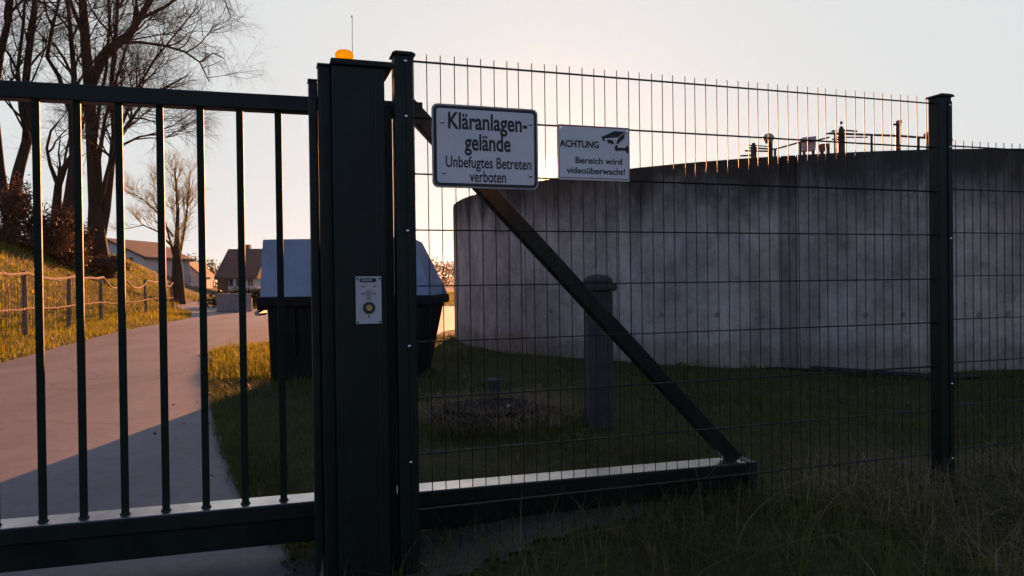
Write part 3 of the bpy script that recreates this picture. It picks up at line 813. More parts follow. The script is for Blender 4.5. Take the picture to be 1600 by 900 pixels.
MB().tube([(-0.135, 0, hz(1305, 205)), (-0.135, 0, hz(1305, 210))], 0.0149, 6).build('arm_link', M['dark_steel'], ms)
wm_ = rooftop('wind_sensor_mast', 1391, 'slim mast with red and dark sensor head above the tank', 'mast')
MB().tube([(0, 0, 0), (0, 0, hz(1391, 197))], [0.045, 0.036], 8).build('mast_tube', M['dark_steel'], wm_)
MB().box2((-0.02, -0.04, hz(1391, 194)), (0.055, 0.04, hz(1391, 189))).build('sensor_box', M['sign_red'], wm_, bevel=0.006)
MB().tube([(-0.075, 0, hz(1391, 195)), (0.05, 0, hz(1391, 196))], 0.0175, 6).build('sensor_arm', M['dark_steel'], wm_)
MB().tube([(0.045, 0, hz(1391, 202)), (0.02, 0, hz(1391, 199))], 0.0135, 6).build('sensor_arm', M['dark_steel'], wm_)
fl = rooftop('floodlight', 1441, 'grey tilted floodlight beside the lone fence post', 'floodlight')
MB().tube([(-0.04, 0, 0), (-0.04, 0, hz(1441, 216))], 0.0270, 6).build('pole', M['lamp_grey'], fl)
MB().tube([(0.03, 0, 0), (0.03, 0, hz(1441, 216))], 0.0270, 6).build('pole', M['lamp_grey'], fl)
MB().prism([(-0.10, hz(1441, 211)), (-0.06, hz(1441, 216)), (0.03, hz(1441, 216)), (0.09, hz(1441, 206)), (0.08, hz(1441, 203)), (0.02, hz(1441, 204)), (-0.07, hz(1441, 207))], -0.08, 0.08).build('lamp_head', M['lamp_grey'], fl, bevel=0.015)

# ------------------------------------------------------------------ waste container
DZ = 7.75
dp = Vector(((402 - 800) / FOC * DZ, DZ, 0))
dm = empty('waste_container', dp, R(-3), 'large dark waste container with a sloping blue lid behind the gate', 'waste container')
s_ = DZ / FOC
W_ = 1.86; ZR = EYE - 20 * s_; ZT = EYE + 72 * s_       # rim and ridge height
Dp = 1.15
# body tapers downwards
def frustum(x0, x1, y0, y1, z0, X0, X1, Y0, Y1, z1):
    m = MB(); m.add([(x0, y0, z0), (x1, y0, z0), (x1, y1, z0), (x0, y1, z0), (X0, Y0, z1), (X1, Y0, z1), (X1, Y1, z1), (X0, Y1, z1)],
                    [(0, 3, 2, 1), (4, 5, 6, 7), (0, 1, 5, 4), (1, 2, 6, 5), (2, 3, 7, 6), (3, 0, 4, 7)]); return m
frustum(0.10, W_ - 0.22, 0.06, Dp - 0.08, 0.03, 0.09, W_ - 0.06, 0.02, Dp - 0.02, ZR - 0.10).build('body', M['bin_body'], dm, bevel=0.02)
MB().box2((0.0, -0.03, ZR - 0.10), (W_, Dp + 0.03, ZR)).build('rim', M['bin_body'], dm, bevel=0.015)
lid = MB()
lid.add([(0.03, -0.02, ZR + 0.001), (W_ - 0.01, -0.02, ZR + 0.001), (W_ - 0.01, Dp, ZR + 0.001), (0.03, Dp, ZR + 0.001),
         (0.0, 0.16, ZT), (W_ - 0.25, 0.16, ZT), (W_ - 0.25, 0.80, ZT - 0.02), (0.0, 0.80, ZT - 0.02)],
        [(0, 3, 2, 1), (4, 5, 6, 7), (0, 1, 5, 4), (1, 2, 6, 5), (2, 3, 7, 6), (3, 0, 4, 7)])
lid_o = lid.build('lid', M['lid_blue'], dm, bevel=0.012)
MB().tube([(0.16, 0.22, ZT - 0.01), (0.16, 0.22, ZT + 0.035)], 0.014, 8).build('lid_stop', M['dark_steel'], dm)
hd = MB().tube([(-0.05, 0.1, ZR - 0.17), (-0.05, 0.32, ZR - 0.17)], 0.028, 8).build('handle', M['bin_pale'], dm)
MB().box2((-0.06, 0.12, ZR - 0.14), (0.0, 0.3, ZR - 0.02)).build('lift_bracket', M['bin_body'], dm, bevel=0.01)
for k in range(4):
    MB().box2((0.36 + k * 0.36, -0.008, 0.30), (0.40 + k * 0.36, 0.06, ZR - 0.10)).build('body_rib', M['bin_body'], dm)
for x in (0.24, W_ - 0.36):
    for y in (0.2, Dp - 0.22):
        wh = MB().tube([(x - 0.03, y, 0.1), (x + 0.03, y, 0.1)], 0.10, 16).build('wheel', M['black_plastic'], dm, bevel=0.01)
        MB().box2((x - 0.04, y - 0.03, 0.1), (x + 0.04, y + 0.03, 0.165)).build('fork', M['dark_steel'], wh)

# ------------------------------------------------------------------ pillar and manhole in the lawn
pp = ground_at(934, 676)
pil = empty('concrete_pillar', pp, R(6), 'slim dark stone pillar with a rounded cap beyond the brace', 'pillar')
zt_ = at(934, 455, pp.y).z
MB().box2((-0.086, -0.086, -0.05), (0.086, 0.086, zt_)).build('shaft', M['old_concrete'], pil, bevel=0.012)
MB().box2((-0.112, -0.112, zt_ + 0.001), (0.112, 0.112, zt_ + 0.058)).build('cap_slab', M['old_concrete'], pil, bevel=0.02)
MB().lathe([(0.105, 0.058), (0.098, 0.085), (0.07, 0.108), (0.02, 0.118)], 20, (0, 0, zt_)).build('cap_dome', M['old_concrete'], pil, smooth=True)
mp_ = ground_at(768, 668)
mh = empty('manhole_shaft', mp_, 0, 'low round concrete manhole shaft with cover in the lawn', 'manhole')
def earth_collar():
    m = MB(); n_ = 56; prof = [(0.62, -0.04), (0.55, 0.03), (0.49, 0.09), (0.42, 0.125), (0.34, 0.13)]; r_ = random.Random(77)
    v = []
    for i_, (r, z) in enumerate(prof):
        for k in range(n_):
            a = 2 * math.pi * k / n_; w = 1 + 0.07 * math.sin(3 * a + 1) + 0.05 * math.sin(7 * a + i_) + r_.gauss(0, 0.025)
            v.append((r * w * math.cos(a), r * w * math.sin(a), z + (r_.gauss(0, 0.014) if i_ < 4 else 0)))
    f = [(i * n_ + k, i * n_ + (k + 1) % n_, (i + 1) * n_ + (k + 1) % n_, (i + 1) * n_ + k) for i in range(4) for k in range(n_)]
    return m.add(v, f)
earth_collar().build('earth_collar', M['earth'], mh)
MB().lathe([(0.35, 0.10), (0.35, 0.150), (0.335, 0.158), (0.05, 0.164)], 40).build('cover', M['manhole_iron'], mh)
vp = MB().tube([(0.0, 0.42, 0.0), (0.0, 0.42, 0.27)], 0.04, 14).build('vent_pipe', M['old_concrete'], mh)
MB().lathe([(0.045, 0.0), (0.062, 0.004), (0.062, 0.022), (0.03, 0.030)], 18, (0.0, 0.42, 0.27)).build('pipe_cap', M['old_concrete'], vp)
MB().box2((0.10, -0.10, 0.164), (0.13, -0.07, 0.174)).build('lifting_key', M['galv'], mh)
# dark streak along the tank's foot, drawn as a thin tube
hp = [ground_at(p, y) for p, y in ((1035, 566), (1090, 570), (1150, 574), (1230, 580), (1310, 588), (1390, 592), (1465, 596), (1540, 600))]
for q in hp: q.z = float(height(np.array([q.x]), np.array([q.y]))[0]) + 0.035
for i_, q in enumerate(hp): q.y += 0.12 * math.sin(i_ * 1.9); q.z -= 0.015
tag(MB().tube(hp, 0.024, 8).build('dark_streak', M['black_plastic'], smooth=True), 'dark streak drawn as a tube along the foot of the tank', 'hose')

# ------------------------------------------------------------------ vegetation helpers
def blades(P, h, w, lean=0.5, seg=2, seed=0, zfun=True):
    """curved grass blades at points P (n,2) -> V, F(quads/tri as quads), rnd"""
    r_ = np.random.default_rng(seed); n = len(P)
    z0 = height(P[:, 0], P[:, 1]) if zfun else np.zeros(n)
    hh = h * r_.lognormal(0, 0.32, n); ww = w * r_.uniform(0.6, 1.3, n)
    a = r_.uniform(0, 2 * math.pi, n); ln_ = lean * np.abs(r_.normal(0, 0.6, n)) + 0.08
    dirx, diry = np.cos(a), np.sin(a); b = a + math.pi / 2 + r_.normal(0, 0.5, n)
    px, py = np.cos(b), np.sin(b)
    Vs = []
    for k in range(seg + 1):
        t_ = k / seg
        cx = P[:, 0] + dirx * ln_ * hh * t_ ** 1.8; cy = P[:, 1] + diry * ln_ * hh * t_ ** 1.8
        cz = z0 - 0.01 + hh * t_ * (1 - 0.35 * np.minimum(ln_, 1.2) * t_)
        wk = ww * (1 - 0.9 * t_) / 2
        Vs.append(np.stack([cx - px * wk, cy - py * wk, cz], 1)); Vs.append(np.stack([cx + px * wk, cy + py * wk, cz], 1))
    V = np.stack(Vs, 1).reshape(-1, 3); k_ = 2 * (seg + 1)
    base = np.arange(n) * k_
    F = np.concatenate([np.stack([base + 2 * s, base + 2 * s + 1, base + 2 * s + 3, base + 2 * s + 2], 1) for s in range(seg)])
    rnd = np.repeat(np.clip(r_.beta(2, 3, n), 0, 1), k_)
    return V, F, rnd

def scatter(n, x0, x1, y0, y1, seed, keep=None, margin=0.03, clump=0.0):
    r_ = np.random.default_rng(seed)
    P = np.stack([r_.uniform(x0, x1, n), r_.uniform(y0, y1, n)], 1)
    ins = in_poly(P, ROAD); d = poly_dist(P, ROAD)
    ok = (~ins & (d > margin)) | (ins & (d < 0.06) & (r_.random(n) < 0.25))
    ok &= ((P[:, 0] - TANK_C[0]) ** 2 + (P[:, 1] - TANK_C[1]) ** 2) > (TANK_R + 0.02) ** 2
    if clump: ok &= r_.random(n) < np.clip(0.55 + clump * wob(P[:, 0] * 1.3, P[:, 1] * 1.3), 0.05, 1)
    if keep is not None: ok &= keep(P)
    return P[ok]

def in_view(P, m=0.06):
    k = P[:, 0] / np.maximum(P[:, 1], 0.1)
    return (np.abs(k) < 0.6927 + m) & (P[:, 1] > 0.5)

def stuff_blades(name, parts, mat, label, cat):
    Vs, Fs, Rs, b = [], [], [], 0
    for V_, F_, r_ in parts:
        Vs.append(V_); Fs.append(F_ + b); Rs.append(r_); b += len(V_)
    o = link(name, raw_mesh(name, np.concatenate(Vs), np.concatenate(Fs), mat, np.concatenate(Rs)), None)
    return tag(o, label, cat, kind='stuff')

def un(P):
    u = (P[:, 0] - F0.x) * UX + (P[:, 1] - F0.y) * UY; n = -(P[:, 0] - F0.x) * UY + (P[:, 1] - F0.y) * UX
    return u, n
def not_gravel(P):
    u, n = un(P); r_ = np.random.default_rng(5).random(len(P))
    g = (u > -0.55) & (u < 0.95) & (n > -0.05) & (n < 0.44)
    return (~g | (r_ < 0.25)) & in_view(P)

# shaded lawn between fence, tank and container
parts = []
P = scatter(90000, -2.6, 5.4, 2.7, 6.2, 21, not_gravel, clump=0.35); parts.append(blades(P, 0.055, 0.0055, 0.9, 2, 1))
bare = lambda P: in_view(P) & (~(in_poly(P, EARTH) | (in_poly(P, np.array(pale)) & (wob(P[:, 0] * 3.6, P[:, 1] * 6.0) > 0.35))) | (np.random.default_rng(6).random(len(P)) < 0.10))
P = scatter(110000, -5.4, 9.0, 6.2, 14.2, 22, bare, clump=0.3); parts.append(blades(P, 0.07, 0.010, 0.9, 2, 2))
# tussocks around the manhole
mc = np.array([mp_.x, mp_.y])
ang_ = rng.uniform(0, 2 * math.pi, 5000); rad_ = 0.47 + np.abs(rng.normal(0, 0.14, 5000))
parts.append(blades(np.stack([mc[0] + rad_ * np.cos(ang_), mc[1] + rad_ * np.sin(ang_)], 1), 0.10, 0.005, 1.3, 2, 3))
ang_ = rng.uniform(0, 2 * math.pi, 1500); rad_ = rng.uniform(0.22, 0.64, 1500)
moundP = np.stack([mc[0] + rad_ * np.cos(ang_), mc[1] + rad_ * np.sin(ang_)], 1)
eP = []
for a_, b_ in zip(road_right[3:12], road_right[4:13]):
    a_ = np.array(a_); b_ = np.array(b_); L_ = np.linalg.norm(b_ - a_); n_ = int(L_ * 1500)
    nr = np.array([(b_ - a_)[1], -(b_ - a_)[0]]) / L_
    if n_: eP.append(a_ + (b_ - a_) * rng.random((n_, 1)) + nr * (np.abs(rng.normal(0.0, 0.14, (n_, 1))) - 0.025))
parts.append(blades(np.concatenate(eP), 0.06, 0.006, 1.0, 2, 14))
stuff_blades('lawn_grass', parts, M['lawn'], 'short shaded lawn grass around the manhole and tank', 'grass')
# sunny verges, patch by the road
parts = []
P = scatter(60000, -5.4, -2.2, 8.0, 13.2, 23, in_view, 0.0, 0.2); parts.append(blades(P, 0.09, 0.011, 0.8, 2, 4))
P = scatter(90000, -16.0, -6.5, 9.0, 30.0, 24, lambda P: in_view(P) & (P[:, 0] > fence_x(P[:, 1]) - 1.2), 0.0, 0.2); parts.append(blades(P, 0.10, 0.016, 0.8, 2, 5))
P = scatter(130000, -34.0, -10.0, 13.0, 52.0, 25, lambda P: in_view(P) & (P[:, 0] < fence_x(P[:, 1]) - 0.3), 0.0, 0.15); parts.append(blades(P, 0.16, 0.035, 0.9, 2, 6))
P = scatter(40000, -24.0, 12.0, 30.0, 75.0, 26, in_view, 0.0); parts.append(blades(P, 0.14, 0.05, 0.8, 2, 7))
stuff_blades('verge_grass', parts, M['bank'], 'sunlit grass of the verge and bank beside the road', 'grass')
# tall foreground grass along the fence foot
def front(P):
    u, n = un(P)
    return in_view(P) & (n < 0.12) & (u > -0.42) & ((u > 0.55) | (n < -0.02 + 0.05 * u))
P = scatter(60000, -0.9, 3.6, 1.9, 4.2, 27, front, 0.0, 0.45)
u_, n_ = un(P)
pA = P[(rng.random(len(P)) < np.clip(0.35 + 0.5 * u_, 0.25, 1))]
u2_, n2_ = un(pA)
hi = (rng.random(len(pA)) < 0.5)
parts = [blades(pA[~hi], 0.075, 0.0045, 1.1, 3, 8), blades(pA[hi], 0.115, 0.0045, 1.2, 4, 9)]
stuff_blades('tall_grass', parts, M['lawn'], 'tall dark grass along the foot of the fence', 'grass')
# dry stalks and straw
P = scatter(2600, -0.3, 3.4, 2.1, 3.9, 28, lambda P: in_view(P) & (un(P)[1] < 0.25), 0.0)
u_, n_ = un(P)
keep = rng.random(len(P)) < np.clip(0.05 + 0.9 * sstep(1.3, 2.5, u_), 0, 1)
P = P[keep]
P2 = scatter(8500, 1.3, 3.2, 2.1, 3.7, 29, lambda P: in_view(P) & (un(P)[0] > 1.75) & (un(P)[1] < 0.15), 0.0, 0.5)
parts = [blades(P, 0.20, 0.0030, 1.8, 5, 10), blades(P2, 0.13, 0.0032, 2.6, 4, 12)]
Q = P[rng.random(len(P)) < 0.10]
parts.append(blades(Q, 0.36, 0.0028, 1.3, 6, 11))
vm, fm, rm = blades(moundP, 0.15, 0.004, 2.2, 3, 15); vm[:, 2] += 0.05
parts.append((vm, fm, rm))
stuff_blades('dry_straw', parts, M['straw'], 'pale dry stalks tangled in the grass by the lone post', 'dry grass')

P = scatter(2600, -2.2, 5.0, 2.2, 8.0, 33, in_view, 0.05, 0.6)
a_ = blades(P, 0.05, 0.028, 2.2, 3, 16)
stuff_blades('lawn_weeds', [a_], M['lawn'], 'broad leaved weeds scattered through the shaded lawn', 'weeds')
def leaves(P, size, seed):
    r_ = np.random.default_rng(seed); n = len(P)
    z = np.maximum(height(P[:, 0], P[:, 1]), 0.0) + r_.uniform(0.008, 0.045, n)
    a = r_.uniform(0, 6.283, n); t1 = r_.normal(0, 0.35, n); t2 = r_.normal(0, 0.35, n); s1 = size * r_.uniform(0.5, 1.4, n)
    ax = np.stack([np.cos(a), np.sin(a), t1], 1) * s1[:, None]; bx_ = np.stack([-np.sin(a), np.cos(a), t2], 1) * (s1 * 0.6)[:, None]
    C_ = np.stack([P[:, 0], P[:, 1], z], 1)
    V_ = np.stack([C_ - ax, C_ + bx_, C_ + ax, C_ - bx_], 1).reshape(-1, 3)
    return V_, np.arange(4 * n).reshape(n, 4), np.repeat(r_.random(n), 4)
PL = np.concatenate([scatter(2600, -4.8, 6.5, 2.3, 12.5, 41, in_view, 0.0, 0.6), scatter(2200, -14.0, -6.5, 9.0, 28.0, 42, in_view, 0.0, 0.6)])
PR = np.random.default_rng(43).uniform((-6.0, 2.0), (-0.9, 12.0), (700, 2)); PR = PR[in_poly(PR, ROAD)]
dR = poly_dist(PR, ROAD); PR = PR[dR < np.random.default_rng(44).exponential(0.25, len(PR))]
stuff_blades('fallen_leaves', [leaves(PL, 0.022, 45), leaves(PR, 0.016, 46)], M['dead_leaf'], 'dead brown leaves scattered over lawn and road edge', 'leaves')
# ------------------------------------------------------------------ trees
def tree_mesh(stems, levels, seed, twig_droop=0.0, density=1.0):
    """stems: list of (points, radii); levels: list of dicts with len, n, ang. Returns (limb MB, twig arrays)"""
    r_ = random.Random(seed)
    limb, twig = MB(), MB()
    def grow(path, rad, lev):
        if lev >= len(levels): return
        L = levels[lev]
        tot = sum((path[i + 1] - path[i]).length for i in range(len(path) - 1))
        cnt = max(1, int(L['n'] * tot * density + r_.random()))
        for _ in range(cnt):
            t_ = r_.uniform(L.get('from', 0.25), 1.0) ** 0.8
            x = t_ * (len(path) - 1); i = min(int(x), len(path) - 2); fr = x - i
            p = path[i].lerp(path[i + 1], fr); rr = rad[i] * (1 - fr) + rad[i + 1] * fr
            ax = (path[i + 1] - path[i]).normalized()
            side = Vector((r_.gauss(0, 1), r_.gauss(0, 1), r_.gauss(0, 0.6))); side -= ax * side.dot(ax)
            if side.length < 1e-3: continue
            side.normalize()
            an_ = R(r_.uniform(*L['ang']))
            d = (ax * math.cos(an_) + side * math.sin(an_)).normalized()
            ln = L['len'] * r_.uniform(0.55, 1.35) * (1.15 - 0.5 * t_)
            r0 = min(rr * 0.75, L['r'] * r_.uniform(0.7, 1.3))
            seg = L.get('seg', 4); q = p.copy(); pts = [q.copy()]; rs = [r0]
            for k in range(seg):
                d = d + Vector((r_.gauss(0, 0.16), r_.gauss(0, 0.16), r_.gauss(0, 0.12) + L.get('up', 0.05) - (L.get('droop', 0) * (k + 1) / seg)))
                d.normalize(); q = q + d * (ln / seg); pts.append(q.copy()); rs.append(r0 * (1 - 0.68 * (k + 1) / seg))
            (twig if L.get('twig') else limb).tube(pts, rs, L.get('sides', 5), cap=False)
            grow(pts, rs, lev + 1)
    for pts, rs in stems:
        P_ = [Vector(p) for p in pts]
        limb.tube(P_, rs, 9, cap=True)
        grow(P_, rs, 0)
    return limb, twig

def px_stem(pts, Z, y_jit=0.0, seed=0, thin=0.74):
    r_ = random.Random(seed)
    out, rs = [], []
    off = 0.0
    for x, y, r in pts:
        q = at(x, y, Z + off); out.append(q); rs.append(thin * r * Z / FOC); off += r_.uniform(-y_jit, y_jit)
    return out, rs

def make_tree(name, base, stems, levels, seed, label, mats=('bark', 'twig'), group=None, density=1.0, extra=None):
    t_ = empty(name, base, 0, label, 'tree', group)
    bv = Vector(base)
    stems = [([p - bv for p in pts], rs) for pts, rs in stems]
    limb, twig = tree_mesh(stems, levels, seed, density=density)
    if extra:
        l2, t2 = tree_mesh([([p - bv for p in pts], rs) for pts, rs in extra[0]], extra[1], seed + 1)
        limb.add(l2.v, l2.f); twig.add(t2.v, t2.f)
    limb.build('trunk_and_limbs', M[mats[0]], t_, smooth=True)
    if twig.v: twig.build('crown_twigs', M[mats[1]], t_)
    return t_

def bank_pt(px, Z):
    X = (px - 800) / FOC * Z
    return Vector((X, Z, float(height(np.array([X]), np.array([Z]))[0])))

ZT = 38.0
lv_big = [dict(len=3.1, n=0.85, ang=(22, 60), r=0.062, up=0.10, seg=5, sides=5),
          {'from': 0.35, **dict(len=2.0, n=2.3, ang=(22, 62), r=0.030, up=0.07, seg=4, sides=4)},
          dict(len=1.35, n=5.2, ang=(20, 65), r=0.019, up=0.03, droop=0.10, seg=3, sides=3, twig=True),
          dict(len=1.0, n=4.6, ang=(20, 60), r=0.012, up=0.0, droop=0.42, seg=3, sides=3, twig=True)]
lv_weep = [dict(len=1.0, n=2.4, ang=(40, 90), r=0.03, up=0.0, droop=0.5, seg=4, sides=4),
           dict(len=2.6, n=3.6, ang=(30, 80), r=0.022, up=-0.15, droop=0.75, seg=6, sides=3, twig=True),
           dict(len=0.6, n=2.6, ang=(20, 60), r=0.016, up=-0.1, droop=0.6, seg=3, sides=3, twig=True)]
bC = bank_pt(152, ZT)
stemsC = [px_stem([(152, 398, 24), (152, 360, 17), (151, 320, 13), (148, 250, 11), (146, 160, 11), (141, 80, 10), (137, 0, 8), (134, -90, 6), (130, -190, 3)], ZT, 0.3, 1),
          px_stem([(157, 372, 12), (167, 330, 10), (176, 270, 7.5), (183, 210, 6), (180, 130, 5), (188, 50, 4), (196, -50, 2.5)], ZT, 0.4, 2),
          px_stem([(147, 135, 10), (166, 92, 10), (188, 70, 9.5), (208, 56, 8.5), (224, 32, 7), (244, 0, 6), (258, -40, 5), (280, -110, 2.5)], ZT, 0.4, 3),
          px_stem([(196, 68, 4), (225, 67, 3), (262, 72, 2.6), (295, 82, 2.2), (318, 98, 1.7), (332, 128, 1.0)], ZT, 0.5, 4),
          px_stem([(160, 310, 5), (158, 250, 4.5), (168, 190, 3.8), (186, 130, 3), (206, 70, 2.2), (235, 20, 1.6)], ZT, 0.4, 5),
          px_stem([(180, 250, 3.5), (197, 226, 2.8), (222, 214, 2.0), (248, 210, 1.4), (270, 196, 0.9)], ZT, 0.3, 6),
          px_stem([(147, 200, 4), (128, 140, 3.4), (108, 95, 2.8), (92, 70, 2.2), (72, 62, 1.5)], ZT, 0.4, 7)]
stemsC += [px_stem([(156, 330, 5), (168, 280, 4.2), (186, 215, 3.4), (214, 150, 2.8), (246, 96, 2.2), (286, 48, 1.6), (318, 10, 1.0)], ZT, 0.5, 8),
           px_stem([(176, 268, 4), (196, 205, 3.2), (222, 170, 2.6), (258, 140, 2.0), (300, 118, 1.2)], ZT, 0.5, 9),
           px_stem([(150, 240, 4.5), (160, 170, 3.8), (172, 110, 3.2), (178, 40, 2.6), (176, -40, 2.0), (180, -130, 1.2)], ZT, 0.5, 10),
           px_stem([(228, 30, 4), (262, 14, 3.2), (292, -6, 2.6), (322, -40, 1.8)], ZT, 0.5, 11),
           px_stem([(140, 60, 5), (120, 10, 4), (106, -50, 3), (96, -120, 2)], ZT, 0.5, 12)]
weepC = [px_stem([(262, -20, 4), (296, -36, 3), (330, -30, 2.2), (356, -6, 1.4), (368, 30, 0.8)], ZT, 0.4, 13),
         px_stem([(318, 98, 1.7), (338, 84, 1.4), (356, 92, 0.9)], ZT, 0.3, 14)]
make_tree('bare_tree', bC, stemsC, lv_big, 31, 'biggest bare tree on the bank with thick forking trunk and wide limbs', group='bare trees on the bank', extra=(weepC, lv_weep))
ZA = 34.0
bA = bank_pt(20, ZA)
stemsA = [px_stem([(18, 395, 18), (22, 320, 14), (32, 268, 11), (46, 222, 10), (50, 180, 9), (46, 130, 7.5), (52, 80, 7), (61, 20, 6), (70, -60, 4), (76, -150, 2)], ZA, 0.3, 11),
          px_stem([(47, 215, 6), (38, 170, 5), (34, 110, 4), (44, 40, 3), (50, -40, 2)], ZA, 0.3, 12),
          px_stem([(14, 340, 9), (4, 260, 8), (-4, 160, 7), (8, 85, 6.5), (22, 30, 6), (30, -40, 4), (36, -140, 2)], ZA, 0.3, 13)]
make_tree('bare_tree', bA, stemsA, lv_big, 37, 'leaning bare tree at the left edge of the bank', group='bare trees on the bank', density=0.85)
ZB = 36.0
bB = bank_pt(100, ZB)
stemsB = [px_stem([(104, 398, 22), (108, 350, 16), (112, 300, 10), (118, 250, 7.5), (116, 190, 6), (122, 120, 5.5), (118, 60, 4.5), (112, -20, 3.5), (104, -110, 2)], ZB, 0.3, 21),
          px_stem([(88, 392, 14), (90, 330, 9.5), (94, 290, 7.5), (104, 262, 6), (116, 244, 5)], ZB, 0.2, 22),
          px_stem([(92, 285, 5), (82, 258, 3.8), (77, 232, 3), (84, 205, 2.4), (97, 190, 1.8)], ZB, 0.2, 23),
          px_stem([(116, 180, 5), (98, 120, 4.5), (80, 90, 4), (90, 40, 3.2), (104, -10, 2.4), (112, -80, 1.5)], ZB, 0.3, 24)]
make_tree('bare_tree', bB, stemsB, lv_big, 41, 'middle bare tree on the bank with a hooked side branch', group='bare trees on the bank', density=0.85)
# lone tree by the road
ZL = 42.0
bl = bank_pt(277, ZL)
lv_l = [dict(len=1.35, n=3.6, ang=(12, 52), r=0.028, up=0.16, seg=4, sides=4, twig=True),
        dict(len=0.85, n=6.0, ang=(12, 52), r=0.018, up=0.12, seg=3, sides=3, twig=True),
        dict(len=0.55, n=9.0, ang=(15, 60), r=0.013, up=0.06, seg=3, sides=3, twig=True)]
stemsL = [px_stem([(278, 486, 20), (278, 466, 15), (278, 425, 11), (277, 398, 8), (278, 365, 4), (280, 330, 3.5), (278, 290, 2), (276, 262, 1)], ZL, 0.15, 51),
          px_stem([(275, 405, 7), (266, 372, 4), (258, 340, 3), (252, 300, 2), (250, 272, 1)], ZL, 0.2, 52, 0.45),
          px_stem([(280, 402, 7), (288, 368, 4), (294, 330, 2.6), (298, 292, 1.6), (300, 268, 0.8)], ZL, 0.2, 53, 0.45),
          px_stem([(270, 385, 4), (248, 362, 2.6), (226, 352, 1.8), (206, 356, 1.0)], ZL, 0.2, 54, 0.45),
          px_stem([(272, 370, 3.5), (246, 330, 2.4), (226, 312, 1.6), (210, 302, 0.9)], ZL, 0.2, 55, 0.45)]
make_tree('bare_tree', bl, stemsL, lv_l, 57, 'small bare tree with orange lit twigs beside the road bend', ('bark', 'twig_sun_tint'))

# leaf shrubs: clouds of small leaves on twigs
def leaf_cloud(n, c, rad, size, seed, flat_bottom=True):
    r_ = np.random.default_rng(seed)
    k = max(8, n // 260)
    d = r_.normal(0, 1, (k, 3)); d /= np.linalg.norm(d, axis=1)[:, None]
    cc = d * (r_.uniform(0.25, 1.0, k) ** 0.6)[:, None]
    own = r_.integers(0, k, n)
    P = cc[own] + r_.normal(0, 0.17, (n, 3))
    P = P * np.array(rad) + np.array(c)
    if flat_bottom: P = P[P[:, 2] > c[2] - rad[2] * 0.55]
    n = len(P)
    a = r_.normal(0, 1, (n, 3)); a /= np.linalg.norm(a, axis=1)[:, None]
    b = r_.normal(0, 1, (n, 3)); b -= a * np.sum(a * b, 1)[:, None]; b /= np.linalg.norm(b, axis=1)[:, None]
    s = size * r_.uniform(0.5, 1.4, n)[:, None]
    V = np.stack([P - a * s, P + b * s * 0.55, P + a * s, P - b * s * 0.55], 1).reshape(-1, 3)
    F = np.arange(4 * n).reshape(n, 4)
    return V, F, np.repeat(r_.random(n), 4)

def shrub(name, base, rad, n, size, mat, label, cat, seed, group=None, twigs=30):
    e_ = empty(name, base, 0, label, cat, group)
    V_, F_, r_ = leaf_cloud(n, (0, 0, rad[2] * 0.5), rad, size, seed)
    link('foliage', raw_mesh('foliage', V_, F_, mat, r_), None, e_)
    tw = MB(); rr = random.Random(seed)
    for _ in range(twigs):
        a = rr.uniform(0, 6.28); q = rr.uniform(0.2, 0.9)
        top = Vector((rad[0] * q * math.cos(a), rad[1] * q * math.sin(a), rad[2] * rr.uniform(0.8, 1.7)))
        tw.tube([(0.1 * math.cos(a), 0.1 * math.sin(a), -0.05), top * 0.55 + Vector((rr.gauss(0, .08), rr.gauss(0, .08), 0)), top], [0.018, 0.013, 0.004], 4, cap=False)
    tw.build('stems', M['twig'], e_)
    return e_
for k, (px, Z, rx, rzz, lab) in enumerate(((10, 30, 1.6, 1.7, 'brown leafy shrub below the leaning tree at the left edge'), (62, 31.5, 1.5, 1.5, 'brown leafy shrub on the bank between the two leftmost trunks'),
                                           (106, 33, 1.3, 1.5, 'reddish brown shrub at the foot of the middle tree'), (158, 36, 1.0, 0.7, 'low brown shrub at the foot of the biggest tree'))):
    shrub('bank_shrub', bank_pt(px, Z), (rx, 1.0, rzz), 5200, 0.07, M['dead_leaf'], lab, 'shrub', 60 + k, 'brown shrubs on the bank')

lh = ground_at(1150, 568)
shrub('leaf_heap', (lh.x, lh.y - 0.1, 0), (0.40, 0.22, 0.10), 900, 0.035, M['dead_leaf'], 'small reddish heap of dead leaves at the foot of the tank', 'leaf heap', 95, twigs=12)

